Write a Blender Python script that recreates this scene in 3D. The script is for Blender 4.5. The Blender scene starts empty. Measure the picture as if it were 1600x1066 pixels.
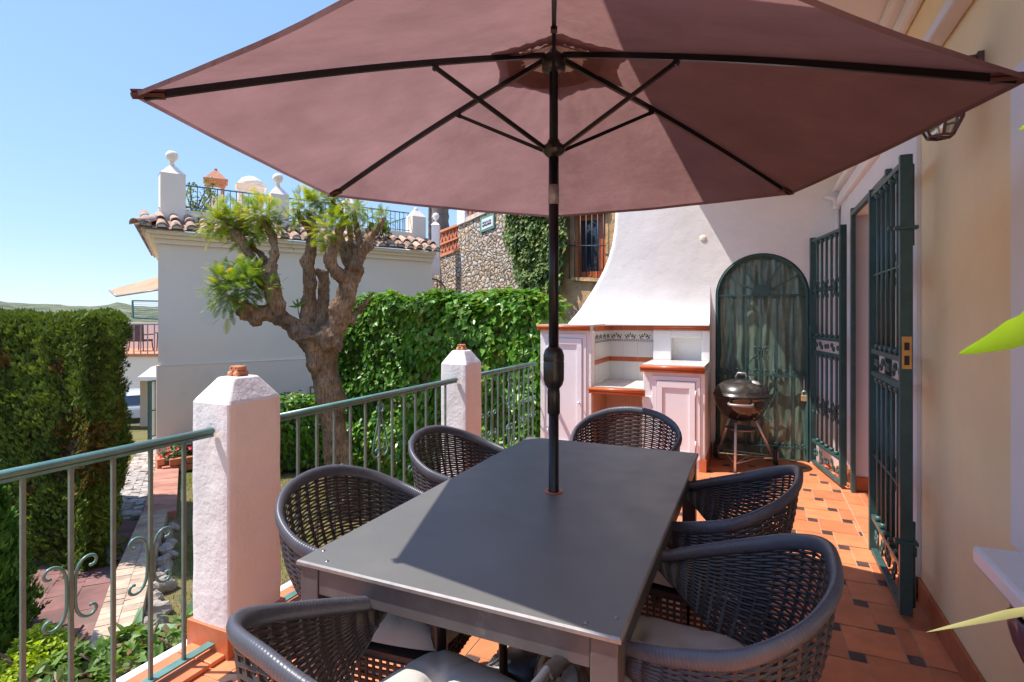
import bpy, math, random
from math import sin, cos, pi, radians, sqrt, atan2
from mathutils import Vector, Matrix, noise
random.seed(7)
SC = bpy.context.scene
COL = SC.collection
CH = 1.42; YAW = radians(24.14); SN, CS = sin(YAW), cos(YAW); F = 850.0; HY = 494.0

def cam(x, d, z=0.0):           # point given to the right of / ahead of the viewer's standing place
    return Vector((x*CS - d*SN, x*SN + d*CS, z))
def at(px, py, d):
    return cam((px-800)/F*d, d, CH-(py-HY)/F*d)

# ------------------------------------------------------------------ mesh builder
class MB:
    def __init__(s): s.v=[]; s.f=[]; s.m=[]; s.sm=[]; s.t=[]
    def add(s, vs, fs, mi=0, smooth=False, tint=0.5):
        o=len(s.v); s.v.extend([tuple(v) for v in vs])
        for f in fs:
            s.f.append([i+o for i in f]); s.m.append(mi); s.sm.append(smooth); s.t.append(tint)
    def quad(s,a,b,c,d,mi=0,tint=.5): s.add([a,b,c,d],[(0,1,2,3)],mi,False,tint)
    def box(s,x0,x1,y0,y1,z0,z1,mi=0,tint=.5):
        v=[(x,y,z) for x in(x0,x1) for y in(y0,y1) for z in(z0,z1)]
        s.add(v,[(0,1,3,2),(4,6,7,5),(0,4,5,1),(2,3,7,6),(0,2,6,4),(1,5,7,3)],mi,False,tint)
    def obox(s,c,ax,ay,az,mi=0,tint=.5):     # centre and three half-axes
        c=Vector(c);ax=Vector(ax);ay=Vector(ay);az=Vector(az)
        v=[c+i*ax+j*ay+k*az for i in(-1,1) for j in(-1,1) for k in(-1,1)]
        s.add(v,[(0,1,3,2),(4,6,7,5),(0,4,5,1),(2,3,7,6),(0,2,6,4),(1,5,7,3)],mi,False,tint)
    def bar(s,a,b,w,h,mi=0,up=(0,0,1)):      # rectangular bar from a to b
        a=Vector(a);b=Vector(b);d=(b-a); L=d.length; d.normalize(); up=Vector(up)
        if abs(d.dot(up))>.99: up=Vector((1,0,0))
        r=d.cross(up).normalized(); u=r.cross(d).normalized()
        s.obox((a+b)/2,d*(L/2),r*(w/2),u*(h/2),mi)
    def tube(s,pts,rad,n=8,mi=0,closed=False,caps=True,flat=None,tint=.5,up=None):
        pts=[Vector(p) for p in pts]; N=len(pts)
        if not hasattr(rad,'__len__'): rad=[rad]*N
        o=[];prev=None
        for i in range(N):
            if closed: t=(pts[(i+1)%N]-pts[i-1])
            else: t=pts[min(i+1,N-1)]-pts[max(i-1,0)]
            if t.length<1e-9: t=Vector((0,0,1))
            t.normalize()
            if up is not None:
                nr=Vector(up)-t*Vector(up).dot(t)
                if nr.length<1e-4: nr=t.orthogonal()
            elif prev is None: nr=t.orthogonal()
            else:
                nr=prev-t*prev.dot(t)
                if nr.length<1e-6: nr=t.orthogonal()
            nr.normalize(); prev=nr; b=t.cross(nr)
            fa,fb=(1,1) if flat is None else flat
            for k in range(n):
                a=2*pi*k/n; o.append(pts[i]+nr*(cos(a)*rad[i]*fa)+b*(sin(a)*rad[i]*fb))
        fs=[]
        M=N if closed else N-1
        for i in range(M):
            j=(i+1)%N
            for k in range(n):
                l=(k+1)%n; fs.append((i*n+k,i*n+l,j*n+l,j*n+k))
        if caps and not closed:
            fs.append(tuple(range(n-1,-1,-1))); fs.append(tuple((N-1)*n+k for k in range(n)))
        s.add(o,fs,mi,n>4,tint)
    def lathe(s,prof,c,n=24,mi=0,smooth=True,axis=None,tint=.5):  # prof: (r,z)
        c=Vector(c); o=[]; A=Matrix.Identity(3)
        if axis is not None: A=Vector((0,0,1)).rotation_difference(Vector(axis)).to_matrix()
        for r,z in prof:
            for k in range(n):
                a=2*pi*k/n; o.append(c+A@Vector((r*cos(a),r*sin(a),z)))
        fs=[]
        for i in range(len(prof)-1):
            for k in range(n):
                l=(k+1)%n; fs.append((i*n+k,i*n+l,(i+1)*n+l,(i+1)*n+k))
        if prof[0][0]>1e-4: fs.append(tuple(range(n-1,-1,-1)))
        if prof[-1][0]>1e-4: fs.append(tuple((len(prof)-1)*n+k for k in range(n)))
        s.add(o,fs,mi,smooth,tint)
    def grid(s,P,mi=0,smooth=True,tint=.5,flip=False):   # P[i][j]
        n=len(P);m=len(P[0]); v=[p for r in P for p in r]
        fs=[]
        for i in range(n-1):
            for j in range(m-1):
                q=(i*m+j,i*m+j+1,(i+1)*m+j+1,(i+1)*m+j); fs.append(q[::-1] if flip else q)
        s.add(v,fs,mi,smooth,tint)
    def prism(s,poly,off,mi=0,tint=.5):      # planar polygon pushed by a vector
        n=len(poly); off=Vector(off); v=[Vector(p) for p in poly]+[Vector(p)+off for p in poly]
        fs=[tuple(range(n)),tuple(range(2*n-1,n-1,-1))]+[(i,(i+1)%n+0,(i+1)%n+n,i+n) for i in range(n)]
        s.add(v,fs,mi,False,tint)
    def build(s,name,mats,parent=None,kind=None,bevel=0,loc=None,weld=False):
        me=bpy.data.meshes.new(name); me.from_pydata(s.v,[],s.f)
        if not isinstance(mats,(list,tuple)): mats=[mats]
        for m in mats: me.materials.append(m)
        me.polygons.foreach_set('material_index',s.m); me.polygons.foreach_set('use_smooth',s.sm)
        at_=me.attributes.new('tint','FLOAT','FACE'); at_.data.foreach_set('value',s.t)
        me.update()
        o=bpy.data.objects.new(name,me); COL.objects.link(o)
        if parent is not None: o.parent=parent
        if kind: o['kind']=kind
        if bevel:
            b=o.modifiers.new('bevel','BEVEL'); b.width=bevel; b.segments=2; b.limit_method='ANGLE'; b.angle_limit=radians(40)
        return o
def fixn(o):
    import bmesh
    bm=bmesh.new(); bm.from_mesh(o.data); bmesh.ops.recalc_face_normals(bm,faces=bm.faces); bm.to_mesh(o.data); bm.free(); return o
def thing(name,label,cat,loc=(0,0,0),rz=0,group=None):
    o=bpy.data.objects.new(name,None); COL.objects.link(o); o.location=loc; o.rotation_euler=(0,0,rz)
    o.empty_display_size=.1
    return tag(o,label,cat,group)
def tag(o,label,cat,group=None):
    o['label']=label; o['category']=cat
    if group: o['group']=group
    return o
def dup(root,loc,rz,label,group=None,scale=None):
    def cp(o,p):
        c=o.copy(); COL.objects.link(c); c.parent=p
        for ch in o.children: cp(ch,c)
        return c
    kids=list(root.children); r=root.copy(); COL.objects.link(r)
    for ch in kids: cp(ch,r)
    r.location=loc; r.rotation_euler=(0,0,rz); r['label']=label
    if scale: r.scale=scale
    if group: r['group']=group
    return r

# ------------------------------------------------------------------ materials
def newmat(name):
    m=bpy.data.materials.new(name); m.use_nodes=True; nt=m.node_tree; nt.nodes.clear()
    out=nt.nodes.new('ShaderNodeOutputMaterial'); return m,nt,out
def N(nt,t,**k):
    n=nt.nodes.new(t)
    for a,b in k.items(): setattr(n,a,b)
    return n
def setin(n,k,v):
    n.inputs[k].default_value=v
def coords(nt,scale=1.0,obj=False):
    if obj:
        c=N(nt,'ShaderNodeTexCoord').outputs['Object']
    else: c=N(nt,'ShaderNodeNewGeometry').outputs['Position']
    return c
def noise_n(nt,vec,scale,detail=4,rough=.55):
    n=N(nt,'ShaderNodeTexNoise'); nt.links.new(vec,n.inputs['Vector']); setin(n,'Scale',scale); setin(n,'Detail',detail); setin(n,'Roughness',rough); return n.outputs['Fac']
def ramp(nt,fac,stops):
    r=N(nt,'ShaderNodeValToRGB'); nt.links.new(fac,r.inputs['Fac'])
    e=r.color_ramp.elements
    while len(e)<len(stops): e.new(.5)
    for i,(p,c) in enumerate(stops):
        e[i].position=p; e[i].color=(c[0],c[1],c[2],1)
    return r.outputs['Color']
def c3(c,k=1): return tuple(min(1,x*k) for x in c)
def mixc(nt,fac,a,b,mode='MIX'):
    n=N(nt,'ShaderNodeMix',data_type='RGBA',blend_type=mode)
    if isinstance(fac,(int,float)): n.inputs[0].default_value=fac
    else: nt.links.new(fac,n.inputs[0])
    for i,x in((6,a),(7,b)):
        if isinstance(x,tuple): n.inputs[i].default_value=(x[0],x[1],x[2],1)
        else: nt.links.new(x,n.inputs[i])
    return n.outputs[2]
def math_n(nt,op,a,b=None,clamp=False):
    n=N(nt,'ShaderNodeMath',operation=op,use_clamp=clamp)
    for i,x in((0,a),(1,b)):
        if x is None: continue
        if isinstance(x,(int,float)): n.inputs[i].default_value=x
        else: nt.links.new(x,n.inputs[i])
    return n.outputs[0]
def bump(nt,h,strength=.3,dist=.01,prev=None):
    b=N(nt,'ShaderNodeBump'); setin(b,'Strength',strength); setin(b,'Distance',dist); nt.links.new(h,b.inputs['Height'])
    if prev: nt.links.new(prev,b.inputs['Normal'])
    return b.outputs['Normal']
def surf(name,col,rough=.6,var=.15,nscale=6,metal=0,bumps=((40,.2,.004),),spec=.5,obj=False,tint=0,dirt=None,rvar=0,coat=0):
    m,nt,out=newmat(name); p=N(nt,'ShaderNodeBsdfPrincipled'); nt.links.new(p.outputs[0],out.inputs[0])
    v=coords(nt,obj=obj)
    f=noise_n(nt,v,nscale,5,.6)
    c=ramp(nt,f,[(.3,c3(col,1-var)),(.7,c3(col,1+var))])
    if dirt:   # (colour, scale, threshold, amount)
        g=noise_n(nt,v,dirt[1],6,.65); g=ramp(nt,g,[(dirt[2],(0,0,0)),(dirt[2]+.12,(1,1,1))]); g=math_n(nt,'MULTIPLY',g,dirt[3])
        c=mixc(nt,g,c,dirt[0])
    if tint:
        a=N(nt,'ShaderNodeAttribute'); a.attribute_name='tint'
        k=math_n(nt,'MULTIPLY_ADD',a.outputs['Fac'],2*tint); k.node.inputs[2].default_value=1-tint
        cm=N(nt,'ShaderNodeCombineColor'); [nt.links.new(k,cm.inputs[i]) for i in range(3)]
        c=mixc(nt,1.0,c,cm.outputs[0],'MULTIPLY')
    nt.links.new(c,p.inputs['Base Color'])
    setin(p,'Roughness',rough); setin(p,'Metallic',metal); setin(p,'Specular IOR Level',spec)
    if rvar:
        r=math_n(nt,'MULTIPLY_ADD',noise_n(nt,v,nscale*2.3,4),rvar*2,True); r.node.inputs[2].default_value=rough-rvar
        nt.links.new(r,p.inputs['Roughness'])
    if coat: setin(p,'Coat Weight',coat); setin(p,'Coat Roughness',.1)
    pr=None
    for s_,st,d in bumps: pr=bump(nt,noise_n(nt,v,s_,4,.6),st,d,pr)
    if pr: nt.links.new(pr,p.inputs['Normal'])
    return m
def leafmat(name,dark,light,rough=.4,trans=.35,nscale=1.2,warm=None,spec=.5):
    m,nt,out=newmat(name)
    p=N(nt,'ShaderNodeBsdfPrincipled'); a=N(nt,'ShaderNodeAttribute'); a.attribute_name='tint'
    st=[(0,dark),(1,light)]
    if warm: st=[(0,dark),(.8,light),(.93,warm),(1,warm)]
    c=ramp(nt,a.outputs['Fac'],st)
    f=noise_n(nt,coords(nt),nscale,3); g=ramp(nt,f,[(.35,(.75,.8,.75)),(.65,(1.15,1.1,1.0))])
    c=mixc(nt,1.0,c,g,'MULTIPLY')
    nt.links.new(c,p.inputs['Base Color']); setin(p,'Roughness',rough); setin(p,'Specular IOR Level',spec)
    t=N(nt,'ShaderNodeBsdfTranslucent')
    c2=mixc(nt,1.0,c,(1.3,1.25,.5),'MULTIPLY'); nt.links.new(c2,t.inputs['Color'])
    mx=N(nt,'ShaderNodeMixShader'); mx.inputs[0].default_value=trans
    nt.links.new(p.outputs[0],mx.inputs[1]); nt.links.new(t.outputs[0],mx.inputs[2]); nt.links.new(mx.outputs[0],out.inputs[0])
    return m
def glassy(name,col=(.9,.95,.95),rough=.02,alpha=.8):
    m,nt,out=newmat(name); g=N(nt,'ShaderNodeBsdfGlossy'); setin(g,'Roughness',rough); t=N(nt,'ShaderNodeBsdfTransparent'); t.inputs[0].default_value=(*col,1)
    fr=N(nt,'ShaderNodeFresnel'); setin(fr,'IOR',1.5)
    k=math_n(nt,'MULTIPLY_ADD',fr.outputs[0],1.0,True); k.node.inputs[2].default_value=1-alpha
    mx=N(nt,'ShaderNodeMixShader'); nt.links.new(k,mx.inputs[0]); nt.links.new(t.outputs[0],mx.inputs[1]); nt.links.new(g.outputs[0],mx.inputs[2]); nt.links.new(mx.outputs[0],out.inputs[0])
    return m

M={}
M['plaster']=surf('white_plaster',(.80,.78,.77),.85,.05,2.5,bumps=((7,.22,.025),(60,.25,.005)),dirt=((.55,.50,.45),1.4,.66,.25))
M['rough_plaster']=surf('rough_white_plaster',(.74,.71,.70),.9,.05,3,bumps=((9,.35,.02),(48,.4,.007)),dirt=((.5,.45,.4),3,.68,.35))
M['smooth_plaster']=surf('painted_render',(.90,.76,.62),.85,.03,1.2,bumps=((4,.1,.02),(90,.12,.003)),dirt=((.6,.53,.42),.7,.6,.3))
M['cream']=surf('cream_wall_paint',(.95,.71,.42),.8,.10,1.3,bumps=((8,.12,.02),(80,.15,.003)),dirt=((.60,.40,.24),2.0,.62,.35))
M['trimwhite']=surf('white_trim_paint',(.80,.76,.76),.7,.04,2,bumps=((14,.1,.01),))
M['sill']=surf('sill_marble',(.78,.77,.78),.35,.05,5,bumps=((20,.05,.01),))
M['skirt']=surf('terracotta_skirting',(.50,.145,.055),.45,.2,9,bumps=((30,.1,.004),),tint=.12)
M['tile']=surf('terracotta_floor_tile',(.64,.215,.095),.42,.16,7,bumps=((18,.12,.006),(120,.12,.002)),tint=.16,dirt=((.68,.33,.2),3.2,.6,.45),rvar=.12)
M['inset']=surf('dark_inset_tile',(.085,.055,.05),.4,.3,20,bumps=((90,.2,.003),),tint=.3)
M['grout']=surf('grout',(.50,.30,.21),.9,.2,14)
M['green_iron']=surf('green_painted_iron',(.035,.085,.082),.38,.2,12,bumps=((70,.12,.002),),dirt=((.07,.13,.13),9,.6,.6))
M['rail_green']=surf('green_painted_rail',(.10,.22,.20),.35,.2,12,bumps=((60,.1,.002),),dirt=((.17,.27,.25),9,.6,.5))
M['rail_bar']=surf('painted_steel_bar',(.13,.185,.165),.42,.2,12,bumps=((60,.1,.002),),dirt=((.20,.15,.11),14,.62,.5))
M['far_green']=surf('blue_green_railing_paint',(.05,.16,.17),.5,.1,10,bumps=())
M['table']=surf('dark_grey_laminate',(.128,.127,.120),.42,.06,3,bumps=((300,.08,.0008),),dirt=((.17,.165,.16),7,.62,.35),rvar=.11)
M['tablemetal']=surf('grey_table_metal',(.105,.095,.10),.45,.2,9,metal=.2,bumps=((50,.08,.002),),dirt=((.22,.2,.2),16,.62,.5))
M['alu']=surf('worn_aluminium_edge',(.30,.28,.27),.4,.15,30,metal=.5,bumps=())
M['screw']=surf('steel_screw',(.4,.4,.4),.3,.1,30,metal=1,bumps=())
M['rattan']=surf('charcoal_wrapped_rim',(.070,.071,.090),.38,.12,20,obj=True,bumps=((200,.1,.001),))
M['weave']=surf('dark_woven_resin',(.034,.026,.028),.4,.25,40,obj=True,bumps=())
M['blackplastic']=surf('black_resin',(.018,.015,.015),.3,.2,30,obj=True,bumps=())
M['cushion']=surf('grey_beige_fabric',(.50,.47,.445),.92,.06,5,obj=True,bumps=((420,.35,.0015),(12,.2,.01)),spec=.2)
M['polemetal']=surf('black_parasol_metal',(.009,.009,.012),.3,.15,12,bumps=(),spec=.35)
M['collar']=surf('grey_collar',(.30,.27,.28),.4,.1,12,metal=.4,bumps=())
M['black']=surf('black_enamel',(.013,.011,.011),.14,.2,8,bumps=((3,.02,.01),),coat=.6)
M['lid']=surf('dusty_black_enamel',(.03,.026,.024),.3,.3,10,bumps=(),coat=.3,dirt=((.13,.115,.10),7,.5,.5))
M['steel']=surf('brushed_steel',(.70,.68,.66),.3,.08,20,metal=.55,bumps=())
M['rubber']=surf('black_rubber',(.02,.02,.02),.7,.1,20,bumps=())
M['brick']=surf('red_brick',(.52,.19,.10),.8,.25,8,bumps=((60,.3,.006),),tint=.2)
M['clay']=surf('fired_clay',(.58,.235,.12),.75,.18,14,bumps=((70,.2,.004),))
M['palebrick']=surf('pale_paving_brick',(.46,.34,.25),.9,.22,9,bumps=((30,.4,.012),(90,.3,.005)),tint=.22,dirt=((.28,.2,.14),5,.6,.4))
M['redpath']=surf('red_path_brick',(.42,.19,.135),.9,.22,5,bumps=((30,.3,.01),),tint=.22,dirt=((.3,.22,.18),4,.6,.4))
M['shadedpath']=surf('hedge_shaded_paving',(.20,.095,.085),.9,.25,5,bumps=((30,.3,.01),),tint=.25,dirt=((.12,.1,.08),4,.55,.6))  # weathered wine paving, with the hedge's shade darkened into its colour
M['cobble']=surf('grey_cobbles',(.38,.34,.31),.9,.3,12,bumps=((14,.7,.03),(50,.4,.01)),tint=.2)
M['rock']=surf('grey_rock',(.34,.29,.25),.95,.4,8,bumps=((12,.8,.04),(60,.5,.01)),tint=.3)
M['tileroof']=surf('weathered_roof_tile',(.40,.26,.19),.9,.3,8,bumps=((40,.4,.01),),tint=.35,dirt=((.05,.045,.05),5,.52,.9))
M['tilepale']=surf('mortar_filled_tile',(.62,.53,.45),.9,.2,8,bumps=((40,.4,.01),),tint=.25)
M['orange_wood']=surf('orange_varnished_wood',(.42,.095,.025),.4,.25,14,bumps=((40,.1,.004),))
M['ochre']=surf('ochre_stone_render',(.50,.30,.14),.9,.25,3,bumps=((10,.6,.04),(50,.4,.01)),dirt=((.30,.2,.13),2.5,.5,.6))
M['iron']=surf('dark_wrought_iron',(.045,.04,.04),.5,.2,20,bumps=())
M['lantern']=surf('aged_lantern_iron',(.10,.055,.06),.5,.3,20,bumps=((60,.2,.002),))
M['brass']=surf('brass',(.62,.33,.12),.4,.15,20,metal=.8,bumps=())
M['padlock']=surf('padlock_brass',(.66,.50,.28),.4,.1,20,metal=.6,bumps=())
M['glass']=glassy('clear_glass')
M['darkglass']=surf('dark_window_glass',(.02,.03,.05),.05,.1,3,bumps=((2,.05,.02),),spec=.8)
M['ceramic']=surf('white_glazed_tile',(.74,.73,.70),.16,.03,4,bumps=((5,.04,.01),))
M['shelf']=surf('shelf_stone',(.62,.54,.46),.5,.1,7,bumps=((20,.1,.005),))
M['redglaze']=surf('red_glazed_trim',(.50,.115,.035),.3,.15,12,bumps=((12,.05,.01),))
M['blueglaze']=surf('blue_grey_glaze',(.20,.21,.33),.25,.3,60,bumps=())
M['darkglaze']=surf('dark_brown_glaze',(.07,.05,.045),.25,.3,60,bumps=())
M['dgreenglaze']=surf('teal_glaze',(.10,.22,.24),.25,.3,60,bumps=())
M['whitedoor']=surf('white_painted_door',(.80,.76,.80),.5,.03,3,bumps=((12,.06,.006),))
M['pinkin']=surf('unpainted_niche_render',(.62,.42,.32),.9,.08,3,bumps=((12,.2,.01),))
M['pot']=surf('purple_brown_glaze',(.13,.065,.085),.3,.2,20,bumps=())
M['bark']=None
M['soil']=surf('soil',(.12,.08,.055),1,.3,8,bumps=((20,.6,.03),))
M['signgreen']=surf('green_sign_frame',(.13,.27,.19),.4,.1,20,bumps=())
M['signwhite']=surf('sign_tile',(.72,.74,.76),.3,.03,20,bumps=())
M['carwhite']=surf('white_car_paint',(.62,.64,.68),.25,.02,2,bumps=(),coat=.6)
M['tail']=surf('red_tail_light',(.45,.05,.03),.2,.05,2,bumps=())
M['asphalt']=surf('pale_road',(.28,.27,.27),.9,.15,2,bumps=((30,.3,.01),))
M['awning']=None
M['furn']=surf('brown_wicker_furniture',(.10,.07,.065),.7,.2,10,bumps=())
M['red']=surf('red_petals',(.62,.02,.05),.5,.3,40,bumps=(),tint=.4)
M['ivy']=leafmat('ivy_leaf',(.030,.105,.012),(.16,.37,.03),.36,.30,1.5,warm=(.26,.30,.05))
M['ivyfar']=leafmat('creeper_leaf',(.045,.10,.02),(.22,.32,.07),.5,.25,2.0,warm=(.28,.20,.05))
M['cypress']=leafmat('cypress_spray',(.040,.080,.016),(.19,.26,.05),.65,.25,1.4,warm=(.20,.115,.035),spec=.2)
M['thuja']=leafmat('thuja_spray',(.03,.09,.018),(.12,.27,.04),.6,.25,2.0,spec=.2)
M['fern']=leafmat('young_feather_leaf',(.12,.22,.015),(.44,.50,.03),.5,.45,3.0,warm=(.55,.38,.03))
M['ferndark']=leafmat('mature_feather_leaf',(.07,.16,.02),(.27,.40,.04),.45,.35,3.0)
M['yellowbush']=leafmat('golden_leaf',(.20,.33,.01),(.50,.60,.03),.5,.4,3.0)
M['cover']=leafmat('ground_cover_leaf',(.05,.12,.02),(.20,.33,.07),.5,.35,3.0,warm=(.25,.12,.06))
M['agave']=leafmat('agave_leaf',(.16,.30,.18),(.30,.45,.28),.5,.3,3.0)
M['bigleaf']=leafmat('bright_blade',(.32,.62,.02),(.40,.70,.04),.35,.5,3.0)
M['paleleaf']=leafmat('pale_blade',(.55,.62,.30),(.6,.65,.35),.35,.5,3.0)
M['grass']=leafmat('grass_blade',(.10,.13,.03),(.26,.27,.07),.8,.3,1.0,warm=(.30,.24,.11),spec=.1)
M['stem']=surf('plant_stem',(.12,.08,.045),.9,.3,20,bumps=((60,.3,.004),))
M['palm']=surf('palm_trunk',(.20,.15,.13),.95,.35,4,bumps=((10,.8,.04),(40,.5,.01)))

def barkmat():
    m,nt,out=newmat('pollard_bark'); p=N(nt,'ShaderNodeBsdfPrincipled'); nt.links.new(p.outputs[0],out.inputs[0])
    v=coords(nt)
    mp=N(nt,'ShaderNodeMapping'); nt.links.new(v,mp.inputs[0]); mp.inputs['Scale'].default_value=(1,1,.18)
    f=noise_n(nt,v,5,6,.65); st=noise_n(nt,mp.outputs[0],55,5,.7)
    c=ramp(nt,f,[(.32,(.15,.095,.06)),(.5,(.32,.195,.115)),(.68,(.48,.30,.175))])
    d=ramp(nt,st,[(.36,(.42,.40,.40)),(.55,(1,1,1))])
    c=mixc(nt,1.0,c,d,'MULTIPLY')
    g=noise_n(nt,v,16,6,.75); g=ramp(nt,g,[(.63,(0,0,0)),(.70,(1,1,1))]); c=mixc(nt,math_n(nt,'MULTIPLY',g,.55),c,(.50,.42,.38))
    nt.links.new(c,p.inputs['Base Color']); setin(p,'Roughness',.9); setin(p,'Specular IOR Level',.2)
    n1=bump(nt,noise_n(nt,v,14,5,.7),.7,.03); n2=bump(nt,st,.9,.012,n1); nt.links.new(n2,p.inputs['Normal'])
    return m
M['bark']=barkmat()
def clothmat(name,col,tcol,mix,rough=.9,wr=.9):
    m,nt,out=newmat(name); v=coords(nt)
    f=noise_n(nt,v,3,5,.6); c=ramp(nt,f,[(.3,c3(col,.9)),(.7,c3(col,1.1))]); tc=ramp(nt,f,[(.28,c3(tcol,.78)),(.72,c3(tcol,1.2))])
    p=N(nt,'ShaderNodeBsdfPrincipled'); setin(p,'Roughness',rough); setin(p,'Specular IOR Level',.25); nt.links.new(c,p.inputs['Base Color'])
    t=N(nt,'ShaderNodeBsdfTranslucent'); nt.links.new(tc,t.inputs[0])
    n1=bump(nt,noise_n(nt,v,5,3,.5),wr,.03); n2=bump(nt,noise_n(nt,v,240,3,.7),.5,.0015,n1); n3=bump(nt,noise_n(nt,v,38,4,.6),.35,.004,n2)
    nt.links.new(n3,p.inputs['Normal']); nt.links.new(n3,t.inputs['Normal'])
    mx=N(nt,'ShaderNodeMixShader'); mx.inputs[0].default_value=mix
    nt.links.new(p.outputs[0],mx.inputs[1]); nt.links.new(t.outputs[0],mx.inputs[2]); nt.links.new(mx.outputs[0],out.inputs[0]); return m
M['canopy']=clothmat('mauve_parasol_cloth',(.205,.108,.107),(.245,.138,.134),.5)
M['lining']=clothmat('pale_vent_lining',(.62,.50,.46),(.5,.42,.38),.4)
M['awning']=clothmat('cream_awning_cloth',(.66,.48,.33),(.5,.36,.24),.4)

def stonemat(name,scale,cols,mortar,rough=.9,edge=.06):
    m,nt,out=newmat(name); p=N(nt,'ShaderNodeBsdfPrincipled'); nt.links.new(p.outputs[0],out.inputs[0])
    v=coords(nt,obj=True); nz=N(nt,'ShaderNodeTexNoise'); nt.links.new(v,nz.inputs[0]); setin(nz,'Scale',2.5)
    vm=N(nt,'ShaderNodeVectorMath',operation='MULTIPLY_ADD'); nt.links.new(nz.outputs['Color'],vm.inputs[0]); vm.inputs[1].default_value=(.30,.30,.30); nt.links.new(v,vm.inputs[2])
    mp=N(nt,'ShaderNodeMapping'); nt.links.new(vm.outputs[0],mp.inputs[0]); mp.inputs['Scale'].default_value=(1,1,1.25)
    a=N(nt,'ShaderNodeTexVoronoi',feature='DISTANCE_TO_EDGE'); b=N(nt,'ShaderNodeTexVoronoi',feature='F1')
    for q in(a,b): nt.links.new(mp.outputs[0],q.inputs['Vector']); setin(q,'Scale',scale)
    sep=N(nt,'ShaderNodeSeparateColor'); nt.links.new(b.outputs['Color'],sep.inputs[0])
    c=ramp(nt,sep.outputs[0],[(i/(len(cols)-1),x) for i,x in enumerate(cols)])
    g=ramp(nt,noise_n(nt,v,14,5,.7),[(.3,(.7,.7,.7)),(.7,(1.15,1.15,1.15))]); c=mixc(nt,1.0,c,g,'MULTIPLY')
    e=ramp(nt,a.outputs['Distance'],[(edge*.4,(0,0,0)),(edge,(1,1,1))])
    c=mixc(nt,e,mortar,c); nt.links.new(c,p.inputs['Base Color']); setin(p,'Roughness',rough); setin(p,'Specular IOR Level',.2)
    h=ramp(nt,a.outputs['Distance'],[(0,(0,0,0)),(edge*2.2,(.8,.8,.8)),(.5,(1,1,1))])
    n1=bump(nt,h,1.0,.07); n2=bump(nt,noise_n(nt,v,22,5,.7),.6,.02,n1); nt.links.new(n2,p.inputs['Normal'])
    return m
M['stone']=stonemat('rubble_stone_wall',8.5,[(.52,.40,.28),(.60,.50,.40),(.42,.30,.20),(.58,.55,.52),(.66,.50,.33),(.50,.44,.38)],(.21,.14,.09),edge=.04)

def groundmat():
    m,nt,out=newmat('lawn_soil'); p=N(nt,'ShaderNodeBsdfPrincipled'); nt.links.new(p.outputs[0],out.inputs[0])
    v=coords(nt); f=noise_n(nt,v,1.3,6,.65); c=ramp(nt,f,[(.35,(.26,.19,.11)),(.5,(.20,.18,.07)),(.62,(.13,.15,.04))])
    f2=noise_n(nt,v,40,4,.7); c=mixc(nt,1.0,c,ramp(nt,f2,[(.3,(.6,.6,.6)),(.7,(1.2,1.2,1.2))]),'MULTIPLY')
    nt.links.new(c,p.inputs['Base Color']); setin(p,'Roughness',1); setin(p,'Specular IOR Level',.1)
    nt.links.new(bump(nt,f2,.8,.03),p.inputs['Normal']); return m
M['ground']=groundmat()
def hillmat():
    m,nt,out=newmat('scrub_hillside'); p=N(nt,'ShaderNodeBsdfPrincipled'); nt.links.new(p.outputs[0],out.inputs[0])
    v=coords(nt); f=noise_n(nt,v,.03,8,.7); c=ramp(nt,f,[(.4,(.05,.075,.035)),(.52,(.12,.14,.07)),(.62,(.27,.23,.15))])
    nt.links.new(c,p.inputs['Base Color']); setin(p,'Roughness',1); nt.links.new(bump(nt,noise_n(nt,v,.06,6,.7),1,6),p.inputs['Normal']); return m
M['hill']=hillmat()
def sheetmat():       # green sheet behind the arched gate
    m,nt,out=newmat('green_backing_sheet'); p=N(nt,'ShaderNodeBsdfPrincipled'); nt.links.new(p.outputs[0],out.inputs[0])
    v=coords(nt); c=ramp(nt,noise_n(nt,v,5,6,.7),[(.3,(.085,.14,.11)),(.7,(.17,.235,.175))])
    nt.links.new(c,p.inputs['Base Color']); setin(p,'Roughness',.22); setin(p,'Coat Weight',.5); setin(p,'Coat Roughness',.05)
    mp=N(nt,'ShaderNodeMapping'); nt.links.new(v,mp.inputs[0]); mp.inputs['Scale'].default_value=(1,1,.22)
    nt.links.new(bump(nt,noise_n(nt,mp.outputs[0],7,3,.5),.8,.03),p.inputs['Normal']); return m
M['sheet']=sheetmat()

# ------------------------------------------------------------------ world, sun, camera
SUNV=Vector((-.52,-.225,1)).normalized()      # towards the sun
el=math.asin(SUNV.z); az=atan2(SUNV.x,SUNV.y)
W=bpy.data.worlds.new('World'); SC.world=W; W.use_nodes=True; nt=W.node_tree
sky=nt.nodes.new('ShaderNodeTexSky'); sky.sky_type='NISHITA'; sky.sun_disc=False; sky.sun_elevation=el; sky.sun_rotation=az
sky.air_density=1.0; sky.dust_density=.15; sky.ozone_density=3.0; sky.altitude=100
bg=nt.nodes['Background']
g_=nt.nodes.new('ShaderNodeTexCoord'); sx=nt.nodes.new('ShaderNodeSeparateXYZ'); nt.links.new(g_.outputs['Generated'],sx.inputs[0])
band=ramp(nt,sx.outputs[2],[(0.0,(.80,1.12,1.66)),(.12,(.64,.97,1.64)),(.45,(.47,.80,1.54)),(1,(.40,.74,1.5))])
fac=ramp(nt,sx.outputs[2],[(0,(.86,)*3),(.5,(.75,)*3),(1,(.3,)*3)])
nt.links.new(mixc(nt,fac,sky.outputs[0],band),bg.inputs[0]); bg.inputs[1].default_value=.15
sd=bpy.data.lights.new('sun','SUN'); sd.energy=2.15; sd.angle=radians(.5); sd.color=(1,.93,.84)
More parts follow.
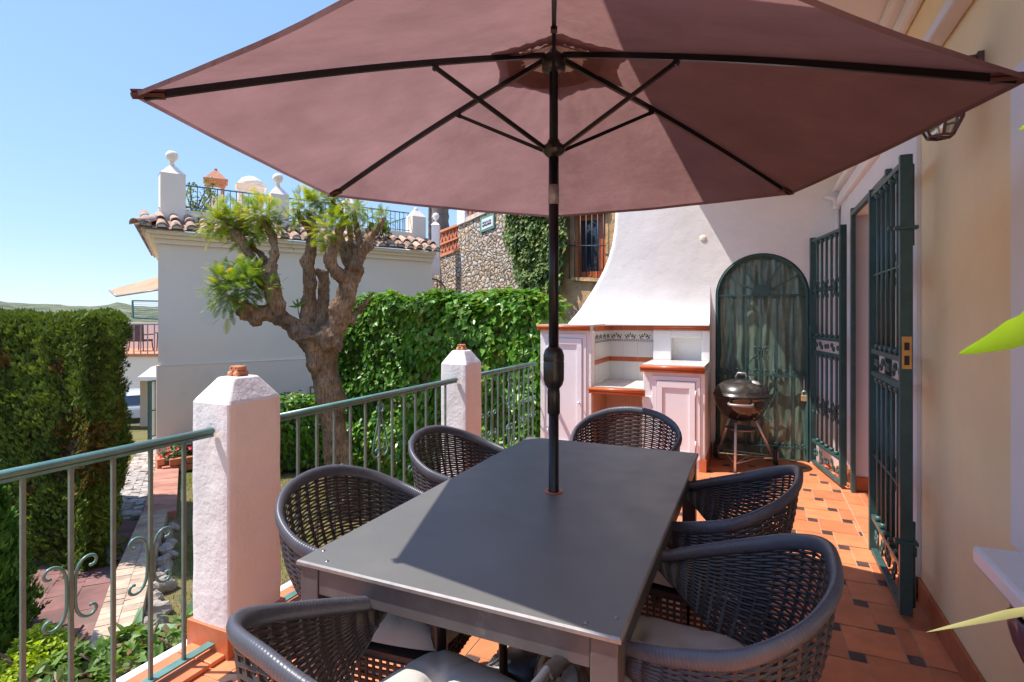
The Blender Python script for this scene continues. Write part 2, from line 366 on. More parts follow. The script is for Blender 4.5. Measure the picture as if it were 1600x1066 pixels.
so=bpy.data.objects.new('sun',sd); COL.objects.link(so); so.rotation_euler=SUNV.to_track_quat('Z','Y').to_euler(); so.location=(0,0,30)
cd=bpy.data.cameras.new('camera'); co=bpy.data.objects.new('camera',cd); COL.objects.link(co); SC.camera=co
co.location=(0,0,CH); co.rotation_euler=(pi/2,0,YAW); cd.sensor_width=36; cd.lens=F/1600*36; cd.shift_y=-39/1600; cd.clip_start=.05; cd.clip_end=9000
SC.view_settings.view_transform='Standard'; SC.view_settings.look='None'; SC.view_settings.exposure=1.76; SC.view_settings.gamma=1

# ------------------------------------------------------------------ ground
def gz(x,y):
    d=-SN*x+CS*y; s=CS*x+SN*y
    z=-.62
    if d>4: z-=.10*(min(d,10)-4)
    if d>10: z-=.15*(min(d,32)-10)
    if d>32: z-=.05*(min(d,200)-32)
    return z
def ground():
    xs=[-2500,-1200,-600,-300,-150,-80,-50,-40]+[-32+1*i for i in range(29)]+[-3,-2.2,0,3,8,20,60,300,2500]
    ys=[-2500,-600,-150,-40,-12,-4]+[-3+1*i for i in range(40)]+[42,55,80,120,200,400,1000,2500]
    P=[[(x,y,gz(x,y)) for y in ys] for x in xs]
    mb=MB(); mb.grid(P,0,True,flip=True); fixn(mb.build('ground',M['ground'],kind='structure'))
ground()
def hills():
    mb=MB()
    P=[]
    for i in range(121):
        a=radians(-62+i*.62)       # bearing right of the view direction
        r=[]
        for j in range(9):
            d=1100+j*170
            h=cos((j-6)/6*pi/2) if j<=6 else 1-.1*(j-6)
            prof=26+22*noise.noise(Vector((a*9,3.1,0)))+10*noise.noise(Vector((a*31,1.1,0)))+4*noise.noise(Vector((a*90,j*.4,0)))
            if a<radians(-38): prof+= 10*min(1,(radians(-38)-a)/.12)
            p=cam(sin(a)*d,cos(a)*d); z=-9+(prof*1.15+7)*h*(1)
            r.append((p.x,p.y,z if j>0 else -14))
        P.append(r)
    mb.grid(P,0,True); fixn(mb.build('hills',M['hill'],kind='structure'))
hills()

# ------------------------------------------------------------------ terrace
TX0,TX1,TY0,TY1=-2.20,.75,-2.4,6.03
def clip(poly,x0,x1,y0,y1):
    def cl(P,f,inter):
        o=[]
        for i in range(len(P)):
            a,b=P[i-1],P[i]; fa,fb=f(a),f(b)
            if fa!=fb: o.append(inter(a,b))
            if fb: o.append(b)
        return o
    def ix(v): return lambda a,b:(v,a[1]+(b[1]-a[1])*(v-a[0])/(b[0]-a[0]))
    def iy(v): return lambda a,b:(a[0]+(b[0]-a[0])*(v-a[1])/(b[1]-a[1]),v)
    for f,g in((lambda p:p[0]>=x0,ix(x0)),(lambda p:p[0]<=x1,ix(x1)),(lambda p:p[1]>=y0,iy(y0)),(lambda p:p[1]<=y1,iy(y1))):
        poly=cl(poly,f,g)
        if len(poly)<3: return []
    return poly
def terrace():
    mb=MB(); S=.218; s=.066; g=.0028
    mb.box(TX0-.04,TX1+.34,TY0,TY1,-.9,-.0015,2)
    ox,oy=.387-(S+s/2),2.656-s/2
    rr=random.Random(3)
    for m in range(-40,41):
        for n in range(-40,41):
            bx=ox+m*S+n*s; by=oy+m*s-n*S
            if bx<TX0-.5 or bx>.9 or by<TY0-.5 or by>TY1+.3: continue
            for (qx,qy,w,mi) in((bx,by,S,0),(bx+S,by,s,1)):
                P=clip([(qx+g,qy+g),(qx+w-g,qy+g),(qx+w-g,qy+w-g),(qx+g,qy+w-g)],TX0+.0,.632,TY0,TY1)
                if P:
                    dz=rr.uniform(-.0006,.0006); mb.add([(x,y,.0012+dz) for x,y in P],[tuple(range(len(P)))],mi,False,rr.random())
    y=TY0
    while y<TY1:                      # plain border strip along the house wall, and the door threshold
        mb.quad((.638,y+g,.0012),(.748,y+g,.0012),(.748,min(y+.3,TY1)-g,.0012),(.638,min(y+.3,TY1)-g,.0012),0,rr.random()); y+=.3
    y=3.85
    for k in range(5):
        mb.quad((.752,y+g,.0012),(1.05,y+g,.0012),(1.05,y+.266-g,.0012),(.752,y+.266-g,.0012),0,rr.random()); y+=.266
    mb.build('terrace_floor',[M['tile'],M['inset'],M['grout']],kind='structure')
    mb=MB(); y=TY0+.0
    while y<5.2:                      # raised clay edging under the rail
        mb.box(-2.205,-2.0,y+.002,y+.296,.003,.022,0,rr.random()); y+=.3
    mb.box(-2.30,-2.206,TY0,5.24,-.9,-.01,1)
    o=mb.build('terrace_edging',[M['tile'],M['rough_plaster']],kind='structure',bevel=.004)
terrace()

# pillars
def pillar(y0,y1,label):
    x0,x1=-2.222,-1.993; cy=(y0+y1)/2; cx=(x0+x1)/2
    t=thing('terrace_pillar',label,'pillar',(cx,cy,0),0,'pillars along the terrace rail')
    w=(x1-x0)/2; h=(y1-y0)/2
    mb=MB(); nz=24
    def ring(wx,hy,z):
        o=[]
        for a,b in(((-1,-1),(1,-1)),((1,-1),(1,1)),((1,1),(-1,1)),((-1,1),(-1,-1))):
            for i in range(8):
                u=i/8; x=(a[0]*(1-u)+b[0]*u)*wx; y=(a[1]*(1-u)+b[1]*u)*hy
                k=noise.noise(Vector((x*9+cx*3,y*9+cy*3,z*7)))*.0035; L=sqrt(x*x+y*y); r=1+k/L
                if i==0: r*=.978
                o.append((x*r,y*r,z+noise.noise(Vector((x*11,y*11,z+4)))*.003))
        return o
    R=[ring(w,h,.1+.95*i/nz) for i in range(nz+1)]
    for u in(.06,.35,.7,1): R.append(ring(w*(1-.52*u)-.003,h*(1-.52*u)-.003,1.058+.095*u))
    v=[p for r in R for p in r]; n=32; fs=[(i*n+k,i*n+(k+1)%n,(i+1)*n+(k+1)%n,(i+1)*n+k) for i in range(len(R)-1) for k in range(n)]
    fs.append(tuple((len(R)-1)*n+k for k in range(n)))
    mb.add(v,fs,0,False); o=mb.build('shaft',M['rough_plaster'],t)
    b=o.modifiers.new('b','BEVEL'); b.width=.008; b.segments=2; b.limit_method='ANGLE'; b.angle_limit=radians(50)
    mb=MB(); mb.box(-w-.012,w+.012,-h-.012,h+.012,.001,.118); mb.build('skirting',M['skirt'],t,bevel=.003)
    mb=MB()                          # clay tube ornament: stacked little rolls
    for (dx,z,r) in((-.024,.018,.02),(.024,.018,.02)):
        mb.tube([(dx*1.25,-.045,1.153+z),(dx,0,1.155+z),(dx*1.25,.045,1.153+z)],[r,r*.92,r],12)
    for dx in(-.02,.02):
        mb.lathe([(.0185,-.036),(.0185,.036),(.010,.036),(.010,-.02)],(dx,0,1.153+.053),12,0,True,axis=(0,-1,0))
    mb.v=[(x*.66,y*.66,1.152+(z-1.153)*.66) for x,y,z in mb.v]; mb.build('clay_finial',M['clay'],t)
    return t
pillar(1.575,1.855,'nearest thick white rail pillar with pyramid cap, in front of the neighbour house')
pillar(3.605,3.865,'farther white rail pillar with pyramid cap, in front of the ivy wall')

def scroll_pts(L,turn,p,h0=pi/2,sgn=1,n=26,start=(0,0)):
    x,y=start; o=[(x,y)]
    for i in range(n):
        s=(i+.5)/n; th=h0-sgn*turn*s**p; x+=cos(th)*L/n; y+=sin(th)*L/n; o.append((x,y))
    return o
def cscroll(mb,L,turn,p,place,side,w=.006,mi=0,n=22,start=(0,0)):
    """C-scroll: touches u=0 at v=0 and curls to side; place(u,v)->3D"""
    up=scroll_pts(L,turn,p,pi/2,1,n)
    pts=[(side*u,v) for u,v in reversed(up)]+[(side*u,-v) for u,v in up[1:]]
    mb.tube([place(u+start[0],v+start[1]) for u,v in pts],w,6,mi)
RX=-2.08
def railing(y0,y1,bars,pairs,rhomb,label):
    t=thing('terrace_railing',label,'railing',(RX,(y0+y1)/2,0),0,'railing sections between the pillars'); cy=(y0+y1)/2
    mb=MB(); mb.tube([(0,y0-cy,.94),(0,y1-cy,.94)],.0185,14,flat=(1,.75),up=(1,0,0))
    mb.box(-.012,.012,y0-cy,y1-cy,.916,.927)
    mb.build('handrail',M['rail_green'],t)
    mb=MB(); mb.box(-.02,.02,y0-cy,y1-cy,.045,.053); mb.build('bottom_rail',M['rail_green'],t)
    for y in bars:
        mb=MB(); mb.box(-.0065,.0065,y-cy-.0065,y-cy+.0065,.0535,.915); mb.build('baluster',M['rail_bar'],t,bevel=.001)
    for i in pairs:
        if i>=len(bars): continue
        y=bars[i]-cy
        for sd in(-1,1):
            mb=MB(); cscroll(mb,.185,radians(300),2.9,lambda u,v:(0,y+u,.50+v),sd,.0055,start=(sd*.0125,0)); mb.build('scroll',M['rail_green'],t)
    if rhomb is not None:
        y=bars[rhomb]-cy
        for sz in(-1,1):
            for sd in(-1,1):
                mb=MB()
                pl=lambda u,v:(0.009,y+sd*u,.50+sz*v)
                a=scroll_pts(.13,radians(330),1.3,pi/2-1.2,-1,18,(.008,.335))
                low=scroll_pts(.16,radians(330),1.5,-pi/2-.35,1,20,(.075,.11))
                mb.tube([pl(u,v) for u,v in reversed(a)]+[pl(.02,.30),pl(.075,.11)]+[pl(u,v) for u,v in low[1:]],.0058,6)
                mb.build('scroll',M['rail_green'],t)
    return t
b1=[1.4434-.1305*i for i in range(12)][::-1]
railing(b1[0]-.1,1.566,b1,(0,2,8,10),5,'nearest railing section, in front of the hedge, cut by the left picture edge')
b2=[2.036+.128*i for i in range(12)]
railing(1.868,3.596,b2,(0,2,8,10),5,'middle railing section between the two white pillars')
b3=[3.985+.1175*i for i in range(11)]
railing(3.878,5.22,b3,(0,2,8,10),5,'farthest railing section between a white pillar and the outdoor kitchen')

# ------------------------------------------------------------------ house with doorway (right)
HX=.75
def house():
    t=thing('house','cream and white rendered house wall with an open gated doorway beside the terrace','house',(HX,2.5,0))
    def P(mb,*a,**k): return mb.build(*a,**k)
    off=Vector((HX,2.5,0))
    class L(MB):
        def build(s,name,mats,parent=t,**k):
            s.v=[(x-off.x,y-off.y,z-off.z) for x,y,z in s.v]; return super().build(name,mats,parent,**k)
    mb=L()      # wall with window (Y .5..2.05) and door (3.83..5.18)
    TH=.36
    mb.box(HX,HX+TH,2.06,3.83,0.002,3.6,0); mb.box(HX,HX+TH,-2.4,.5,.002,3.6,0)
    mb.box(HX,HX+TH,.5,2.06,.002,.70,0); mb.box(HX,HX+TH,.5,2.06,2.05,3.6,0)
    mb.box(HX,HX+TH,3.83,5.18,2.235,3.6,0); mb.box(HX,HX+TH,5.18,6.4,.002,3.6,0)
    mb.box(HX+.37,HX+4,-2.4,6.4,-.5,3.6,0)
    mb.build('wall',[M['cream']])
    # white door surround: pilaster, lintel, reveals lining
    mb=L(); mb.box(HX-.018,HX-.0005,3.30,3.83,.12,2.46,0); mb.box(HX-.018,HX-.0005,5.18,5.98,.12,2.46,0); mb.box(HX-.018,HX-.0005,3.83,5.18,2.237,2.46,0)
    mb.box(HX-.018,HX+TH-.01,5.1795,5.1835,.12,2.232,0) ; mb.box(HX-.018,HX+TH-.01,3.826,3.8305,.12,2.232,0); mb.box(HX-.016,HX+TH-.01,3.832,5.178,2.232,2.2362,0)
    mb.build('door_surround',M['trimwhite'])
    for i,(z0,z1,d) in enumerate(((2.462,2.54,.055),(2.541,2.60,.030),(2.601,2.655,.075))):
        mb=L(); mb.box(HX-d,HX-.0008,3.2 if i<2 else -2.3,6.028,z0,z1); mb.build('moulding',M['trimwhite'],bevel=.012)
    for z0,z1,d in((2.95,3.05,.05),(3.052,3.13,.10)):
        mb=L(); mb.box(HX-d,HX-.0008,-2.3,6.028,z0,z1); mb.build('cornice',M['trimwhite'],bevel=.02)
    mb=L(); mb.box(-.84,HX-.0008,.95,6.45,3.135,3.33); mb.build('porch_roof',M['trimwhite'],bevel=.02)
    rr=random.Random(8)
    for a,b in((-2.3,3.30),(3.30,3.828),(5.19,6.02)):
        y=a; d=.014 if a<3 else .03; mb=L()
        while y<b-.02:
            e=min(y+.30,b); mb.box(HX-d,HX-.001 if a<3 else HX-.0185,y+.0015,e-.0015,.0025,.118,0,rr.random()); y+=.30
        mb.build('skirting',M['skirt'],bevel=.002)
    for a,b in((5.165,5.1785),(3.832,3.846)): mb=L(); mb.box(HX-.017,HX+.3,a,b,.0025,.118,0,.4); mb.build('skirting',M['skirt'],bevel=.002)
    mb=L(); mb.tube([(.70,5.965,2.0),(.70,5.965,2.45)],.02,10); mb.tube([(.70,5.965,2.45),(.68,5.93,2.53),(.60,5.93,2.56)],.024,10); mb.lathe([(.03,0),(.034,.02),(.03,.05)],(.70,5.965,2.43),12); mb.build('drain_pipe',M['trimwhite'])
    # window
    w=bpy.data.objects.new('window',None)
    mb=L(); mb.box(HX-.02,HX-.0007,2.06,2.205,.70,2.19); mb.box(HX-.02,HX-.0007,.355,.5,.70,2.19); mb.box(HX-.02,HX-.0007,.5,2.06,2.05,2.19); ws=mb.build('window_surround',M['trimwhite'],bevel=.006)
    mb=L(); mb.box(HX-.15,HX+.10,.40,2.085,.668,.7255); mb.build('window_sill',M['sill'],bevel=.012)
    mb=L(); mb.box(HX+.12,HX+.16,.5,.56,.73,2.05); mb.box(HX+.12,HX+.16,2.0,2.06,.73,2.05); mb.box(HX+.12,HX+.16,.56,2.0,1.99,2.05); mb.box(HX+.12,HX+.16,.56,2.0,.73,.79); mb.box(HX+.12,HX+.16,1.25,1.31,.79,1.99)
    wf=mb.build('window',M['trimwhite']); mb=L(); mb.box(HX+.135,HX+.145,.56,2.0,.79,1.99); g=mb.build('pane',M['darkglass'],parent=wf)
    # inner glazed door
    mb=L(); 
    for y in(3.85,4.49,4.56,5.10): mb.box(HX+.30,HX+.34,y,y+.06,.004,2.22)
    mb.box(HX+.305,HX+.335,3.91,5.10,.004,.30); mb.box(HX+.305,HX+.335,3.91,5.10,2.12,2.22)
    dr=mb.build('door',M['whitedoor']); mb=L(); mb.box(HX+.315,HX+.325,3.91,5.10,.31,2.11); mb.build('pane',M['darkglass'],parent=dr)
    # green iron outer frame
    mb=L(); mb.box(HX-.05,HX-.0185,5.105,5.165,.0025,2.29); mb.box(HX-.05,HX-.0185,3.835,3.875,.0025,2.29); mb.box(HX-.05,HX-.0185,3.876,5.104,2.225,2.265); mb.build('gate_frame',M['green_iron'],bevel=.003)
    # gate leaves: hinge, direction
    def leaf(hinge,dirv,lab):
        H=Vector((hinge[0],hinge[1],0))-off; u=Vector((dirv[0],dirv[1],0)).normalized(); n=Vector((-u.y,u.x,0)); Wd=.80; D=.045
        pl=lambda a,z,c=0: H+u*a+n*c+Vector((0,0,z))
        fr=MB()
        def bx(o,a0,a1,z0,z1,w): o.obox(pl((a0+a1)/2,(z0+z1)/2),u*((a1-a0)/2),n*(w/2),Vector((0,0,(z1-z0)/2)))
        bx(fr,0,.032,.03,2.17,.05); bx(fr,Wd-.032,Wd,.03,2.17,.05)
        for z in(.035,.235,1.085,1.215,2.135): bx(fr,.0325,Wd-.0325,z-.013,z+.013,.034)
        for z in(.60,1.66): bx(fr,.0325,Wd-.0325,z-.005,z+.005,.014)
        root=fr.build('gate_leaf',M['green_iron'],t,bevel=.002)
        if lab: root['label']=lab
        nb=5
        for i in range(nb):
            a=.0325+(Wd-.065)*(i+1)/(nb+1)
            b=MB()
            for z0,z1 in((.249,1.071),(1.229,2.121)):
                b.tube([pl(a,z0),pl(a,z1)],.0105,8)
                for zz,dz in((z0,1),(z1,-1)):
                    b.lathe([(.011,0),(.021,.006*1),(.021,.022),(.012,.032)] if dz>0 else [(.012,-.032),(.021,-.022),(.021,-.006),(.011,0)],pl(a,zz),8)
            b.build('bar',M['green_iron'],root)
        for zc in(.60,1.66):
            for i in range(1,nb+1,2):
                a=.0325+(Wd-.065)*(i)/(nb+1)
                for sd in(-1,1):
                    s_=MB(); cscroll(s_,.20,radians(290),2.2,lambda q,v:pl(a+.0,zc+v*.9,.016)+u*q,sd,.0055,start=(sd*.012,0)); s_.build('scroll',M['green_iron'],root)
            for i in range(nb):
                a=.0325+(Wd-.065)*(i+1)/(nb+1); s_=MB()
                for sd in (-1,1): cscroll(s_,.075,radians(330),1.3,lambda q,v:pl(a,zc+v,.02)+u*q,sd,.004,start=(sd*.006,0),n=12)
                s_.build('scroll',M['green_iron'],root)
        for zc,hh in((1.15,.048),(.135,.075)):
            for i in range(5):
                a=.10+(Wd-.2)*i/4; s_=MB()
                for sg in(1,-1):
                    p1=scroll_pts(.12,radians(330),1.25,pi/2+.3,1 if i%2 else -1,18)
                    s_.tube([pl(a+sg*x,zc+sg*y*hh/.055) for x,y in p1],.006,6)
                s_.build('scroll',M['green_iron'],root)
        return root,pl,u,n
    r1,pl,u,n=leaf((.640,3.845),(-.004,-1),'green iron gate leaf nearest the camera, with brass lock plate')
    mb=MB(); mb.obox(pl(.784,1.285),u*.0165,n*.004,Vector((0,0,.075))); 
    mb=MB(); mb.obox(pl(.803,1.25),u*.0022,n*.019,Vector((0,0,.075)),0); mb.obox(pl(.8056,1.28),u*.0012,n*.010,Vector((0,0,.018)),1); mb.obox(pl(.8056,1.215),u*.0012,n*.010,Vector((0,0,.022)),1); mb.build('lock_plate',[M['brass'],M['blackplastic']],r1)
    for z in(1.83,.37):
        mb=MB(); mb.obox(pl(.79,z),u*.02,n*.045,Vector((0,0,.008))); mb.tube([pl(.79,z,-.05),pl(.79,z,-.07)],.012,8); mb.build('bracket',M['green_iron'],r1)
    mb=MB(); mb.tube([pl(.762,.06,.035),pl(.762,.46,.035)],.008,8); mb.tube([pl(.762,.30,.035),pl(.762,.34,.035)],.014,8); mb.build('bolt',M['green_iron'],r1); mb=MB(); mb.tube([pl(.762,1.75,.03),pl(.762,2.13,.03)],.009,8); mb.build('bolt',M['green_iron'],r1)
    r2,pl,u,n=leaf((.655,5.17),(-.17,.84),'far green iron gate leaf folded back towards the arched gate')
    mb=MB(); mb.obox(pl(.77,1.27),u*.03,n*.03,Vector((0,0,.06))); mb.build('lock_box',M['green_iron'],r2)
    return t
house()
def lantern():
    t=thing('wall_lantern','six-sided glass lantern on the cream wall, just under the parasol edge','lantern',(.627,2.50,2.075))
    ring=lambda r,z,k0=0:[(r*cos(radians(60*k+30)),r*sin(radians(60*k+30)),z) for k in range(6)]
    A=ring(.040,.012); B=ring(.068,.070); C=ring(.082,.27); mb=MB()
    for R in(A,B,C): mb.tube(R,.005,6,closed=True)
    for P,Q in((A,B),(B,C)):
        for k in range(6): mb.tube([P[k],Q[k]],.005,6)
    mb.add([(0,0,.35)]+ring(.088,.273),[(0,k+1,(k+1)%6+1) for k in range(6)]); mb.bar((0,0,.285),(.12,0,.285),.02,.02); mb.box(.104,.122,-.025,.025,.22,.30)
    mb.tube([A[0],A[3]],.004,6)
    mb.build('frame',M['lantern'],t)
    for P,Q in((A,B),(B,C)):
        for k in range(6):
            g=MB(); g.quad(P[k],P[(k+1)%6],Q[(k+1)%6],Q[k]); g.build('glass_panel',M['glass'],t)
    mb=MB(); mb.lathe([(.012,.1),(.013,.16),(.03,.19),(.028,.24),(.0,.27)],(0,0,0),14); mb.build('bulb',M['sill'],t)
lantern()
def sillpot():
    t=thing('wall_planter','dark purple ribbed planter hanging below the white window sill','planter',(.67,1.78,.60))
    mb=MB(); n=40; prof=[(.02,-.070),(.045,-.062),(.060,-.02),(.068,.02),(.070,.055),(.064,.060),(.058,.04),(.0,.03)]
    o=[]
    for r,z in prof:
        for k in range(n):
            a=2*pi*k/n; q=r*(1+.14*abs(sin(a*5))); o.append((q*cos(a),q*sin(a)*1.5,z))
    fs=[(i*n+k,i*n+(k+1)%n,(i+1)*n+(k+1)%n,(i+1)*n+k) for i in range(len(prof)-1) for k in range(n)]; mb.add(o,fs,0,True)
    mb.build('pot',M['pot'],t); mb=MB(); mb.box(.0,.079,-.01,.01,-.02,.05); mb.build('bracket',M['iron'],t)
sillpot()

# ------------------------------------------------------------------ back wall + arched gate
BY=5.985
def backwall():
    t=thing('back_wall','white plaster wall closing the far end of the terrace, with an arched green gate','wall',(0,BY,0))
    mb=MB()
    # wall with arched recess: columns of quads around the arch
    x0,x1,ac,ar,az_=-.38,.48,.05,.43,1.62
    front=0; dep=.30
    L_=[(-1.35,0),(x0,0)]
    pts=[]
    n=24
    arch=[(ac-ar*cos(pi*i/n),az_+ar*sin(pi*i/n)) for i in range(n+1)]
    mb.box(-1.35,x0,0,dep,0,3.13); mb.box(x1,.749,0,dep,0,3.13)
    for i in range(n):
        a,b=arch[i],arch[i+1]
        mb.add([(a[0],0,a[1]),(b[0],0,b[1]),(b[0],0,3.13),(a[0],0,3.13)],[(0,1,2,3)])
        mb.add([(a[0],0,a[1]),(b[0],0,b[1]),(b[0],dep,b[1]),(a[0],dep,a[1])],[(3,2,1,0)],0,True)
    mb.build('wall_face',M['plaster'],t)
    mb=MB(); 
    P=[[(x0-.04+.94*i/120,    .075+.005*sin(i*.36+1.3*sin(i*.11)+.5*sin(j*.35))*(.35+.65*min(1,(24-j)/10))+.008*noise.noise(Vector((i*.2,j*.4,0))),2.2*j/24) for i in range(121)] for j in range(25)]
    mb.grid(P,0,True)
    sh=mb.build('backing_sheet',M['sheet'],t)
    g=MB()
    path=[(x0+.02,0.012)]+[(ac-(ar-.02)*cos(pi*i/n),az_+(ar-.02)*sin(pi*i/n)) for i in range(n+1)]+[(x1-.02,0.012)]
    g.tube([(x,.02,z) for x,z in path],.024,4,up=(0,1,0),flat=(1.2,1)); gate=g.build('arched_gate',M['green_iron'],t)
    for z,w in((1.63,.011),(.825,.011),(.125,.011)):
        b=MB(); b.box(x0+.03,x1-.03,.005,.03,z-w/1.4,z+w/1.4); b.build('cross_rail',M['green_iron'],gate)
    xs=[x0+.86*(i+1)/6 for i in range(5)]
    for x in xs:
        b=MB(); b.box(x-.0075,x+.0075,.007,.022,.05,1.62); b.build('bar',M['green_iron'],gate)
    for k in range(5):
        a=pi*(k+1)/6; b=MB(); b.bar((ac+.085*cos(a),.014,1.64+.085*sin(a)),(ac+.405*cos(a),.014,1.63+.40*sin(a)),.014,.014); b.build('spoke',M['green_iron'],gate)
    b=MB(); b.prism([(ac+.09*cos(pi*i/12),.008,1.64+.09*sin(pi*i/12)) for i in range(13)],(0,.012,0)); b.build('rosette',M['green_iron'],gate)
    def sc(x,z,sx,sz,L=.10,p=1.2,turn=340,h=pi/2):
        s_=MB(); q=scroll_pts(L,radians(turn),p,h,1,16); s_.tube([(x+sx*u_,.016,z+sz*v_) for u_,v_ in q],.0045,6); s_.build('scroll',M['green_iron'],gate)
    for i in range(12): sc(x0+.06+i*.067,1.615,1 if i%2 else -1,-1,.085,1.1,360)
    for k in range(10):
        a=pi*(k+.7)/10.5; x=ac+.385*cos(a);z=1.63+.385*sin(a); sc(x,z,-1 if a<pi/2 else 1,-1,.09,1.1,360)
    for i in range(5):
        x=x0+.86*(i+.5)/5
        for sx in(-1,1): sc(x+sx*.014,.84,sx,1,.16,1.5,380); sc(x+sx*.012,.14,sx,1,.11,1.3,380)
    for sx in(-1,1):
        for sz in(-1,1): sc(xs[2]+sx*.01,.47,sx,sz,.22,2.2,300); sc(xs[2]+sx*.012,1.05,sx,sz,.15,2.0,300)
    b=MB(); b.bar((xs[2],.012,.32),(xs[3],.012,.70),.01,.01); b.bar((xs[1],.012,.9),(xs[2],.012,1.1),.01,.01); b.build('brace',M['green_iron'],gate)
    # small oval plaster patch / vent
    mb=MB(); mb.lathe([(.032,0),(.032,.006),(.02,.009),(0,.010)],(-.50,0,2.23),20,0,True,axis=(0,-1,0)); mb.build('vent_cover',M['smooth_plaster'],t)
    return t
backwall()
pd=thing('padlock','small brass padlock hanging on the right edge of the arched gate','padlock',(.43,6.02-.02,.62))
mb=MB(); mb.box(-.028,.028,-.012,.012,-.03,.03); mb.build('lock_body',M['padlock'],pd,bevel=.005)
mb=MB(); mb.tube([(-.017,0,.03)]+[(-.017*cos(pi*i/8),0,.052+.017*sin(pi*i/8)) for i in range(9)]+[(.017,0,.03)],.0045,8); mb.tube([(0,.004,.065),(0,.004,.20)],.006,6); mb.build('shackle',M['steel'],pd)

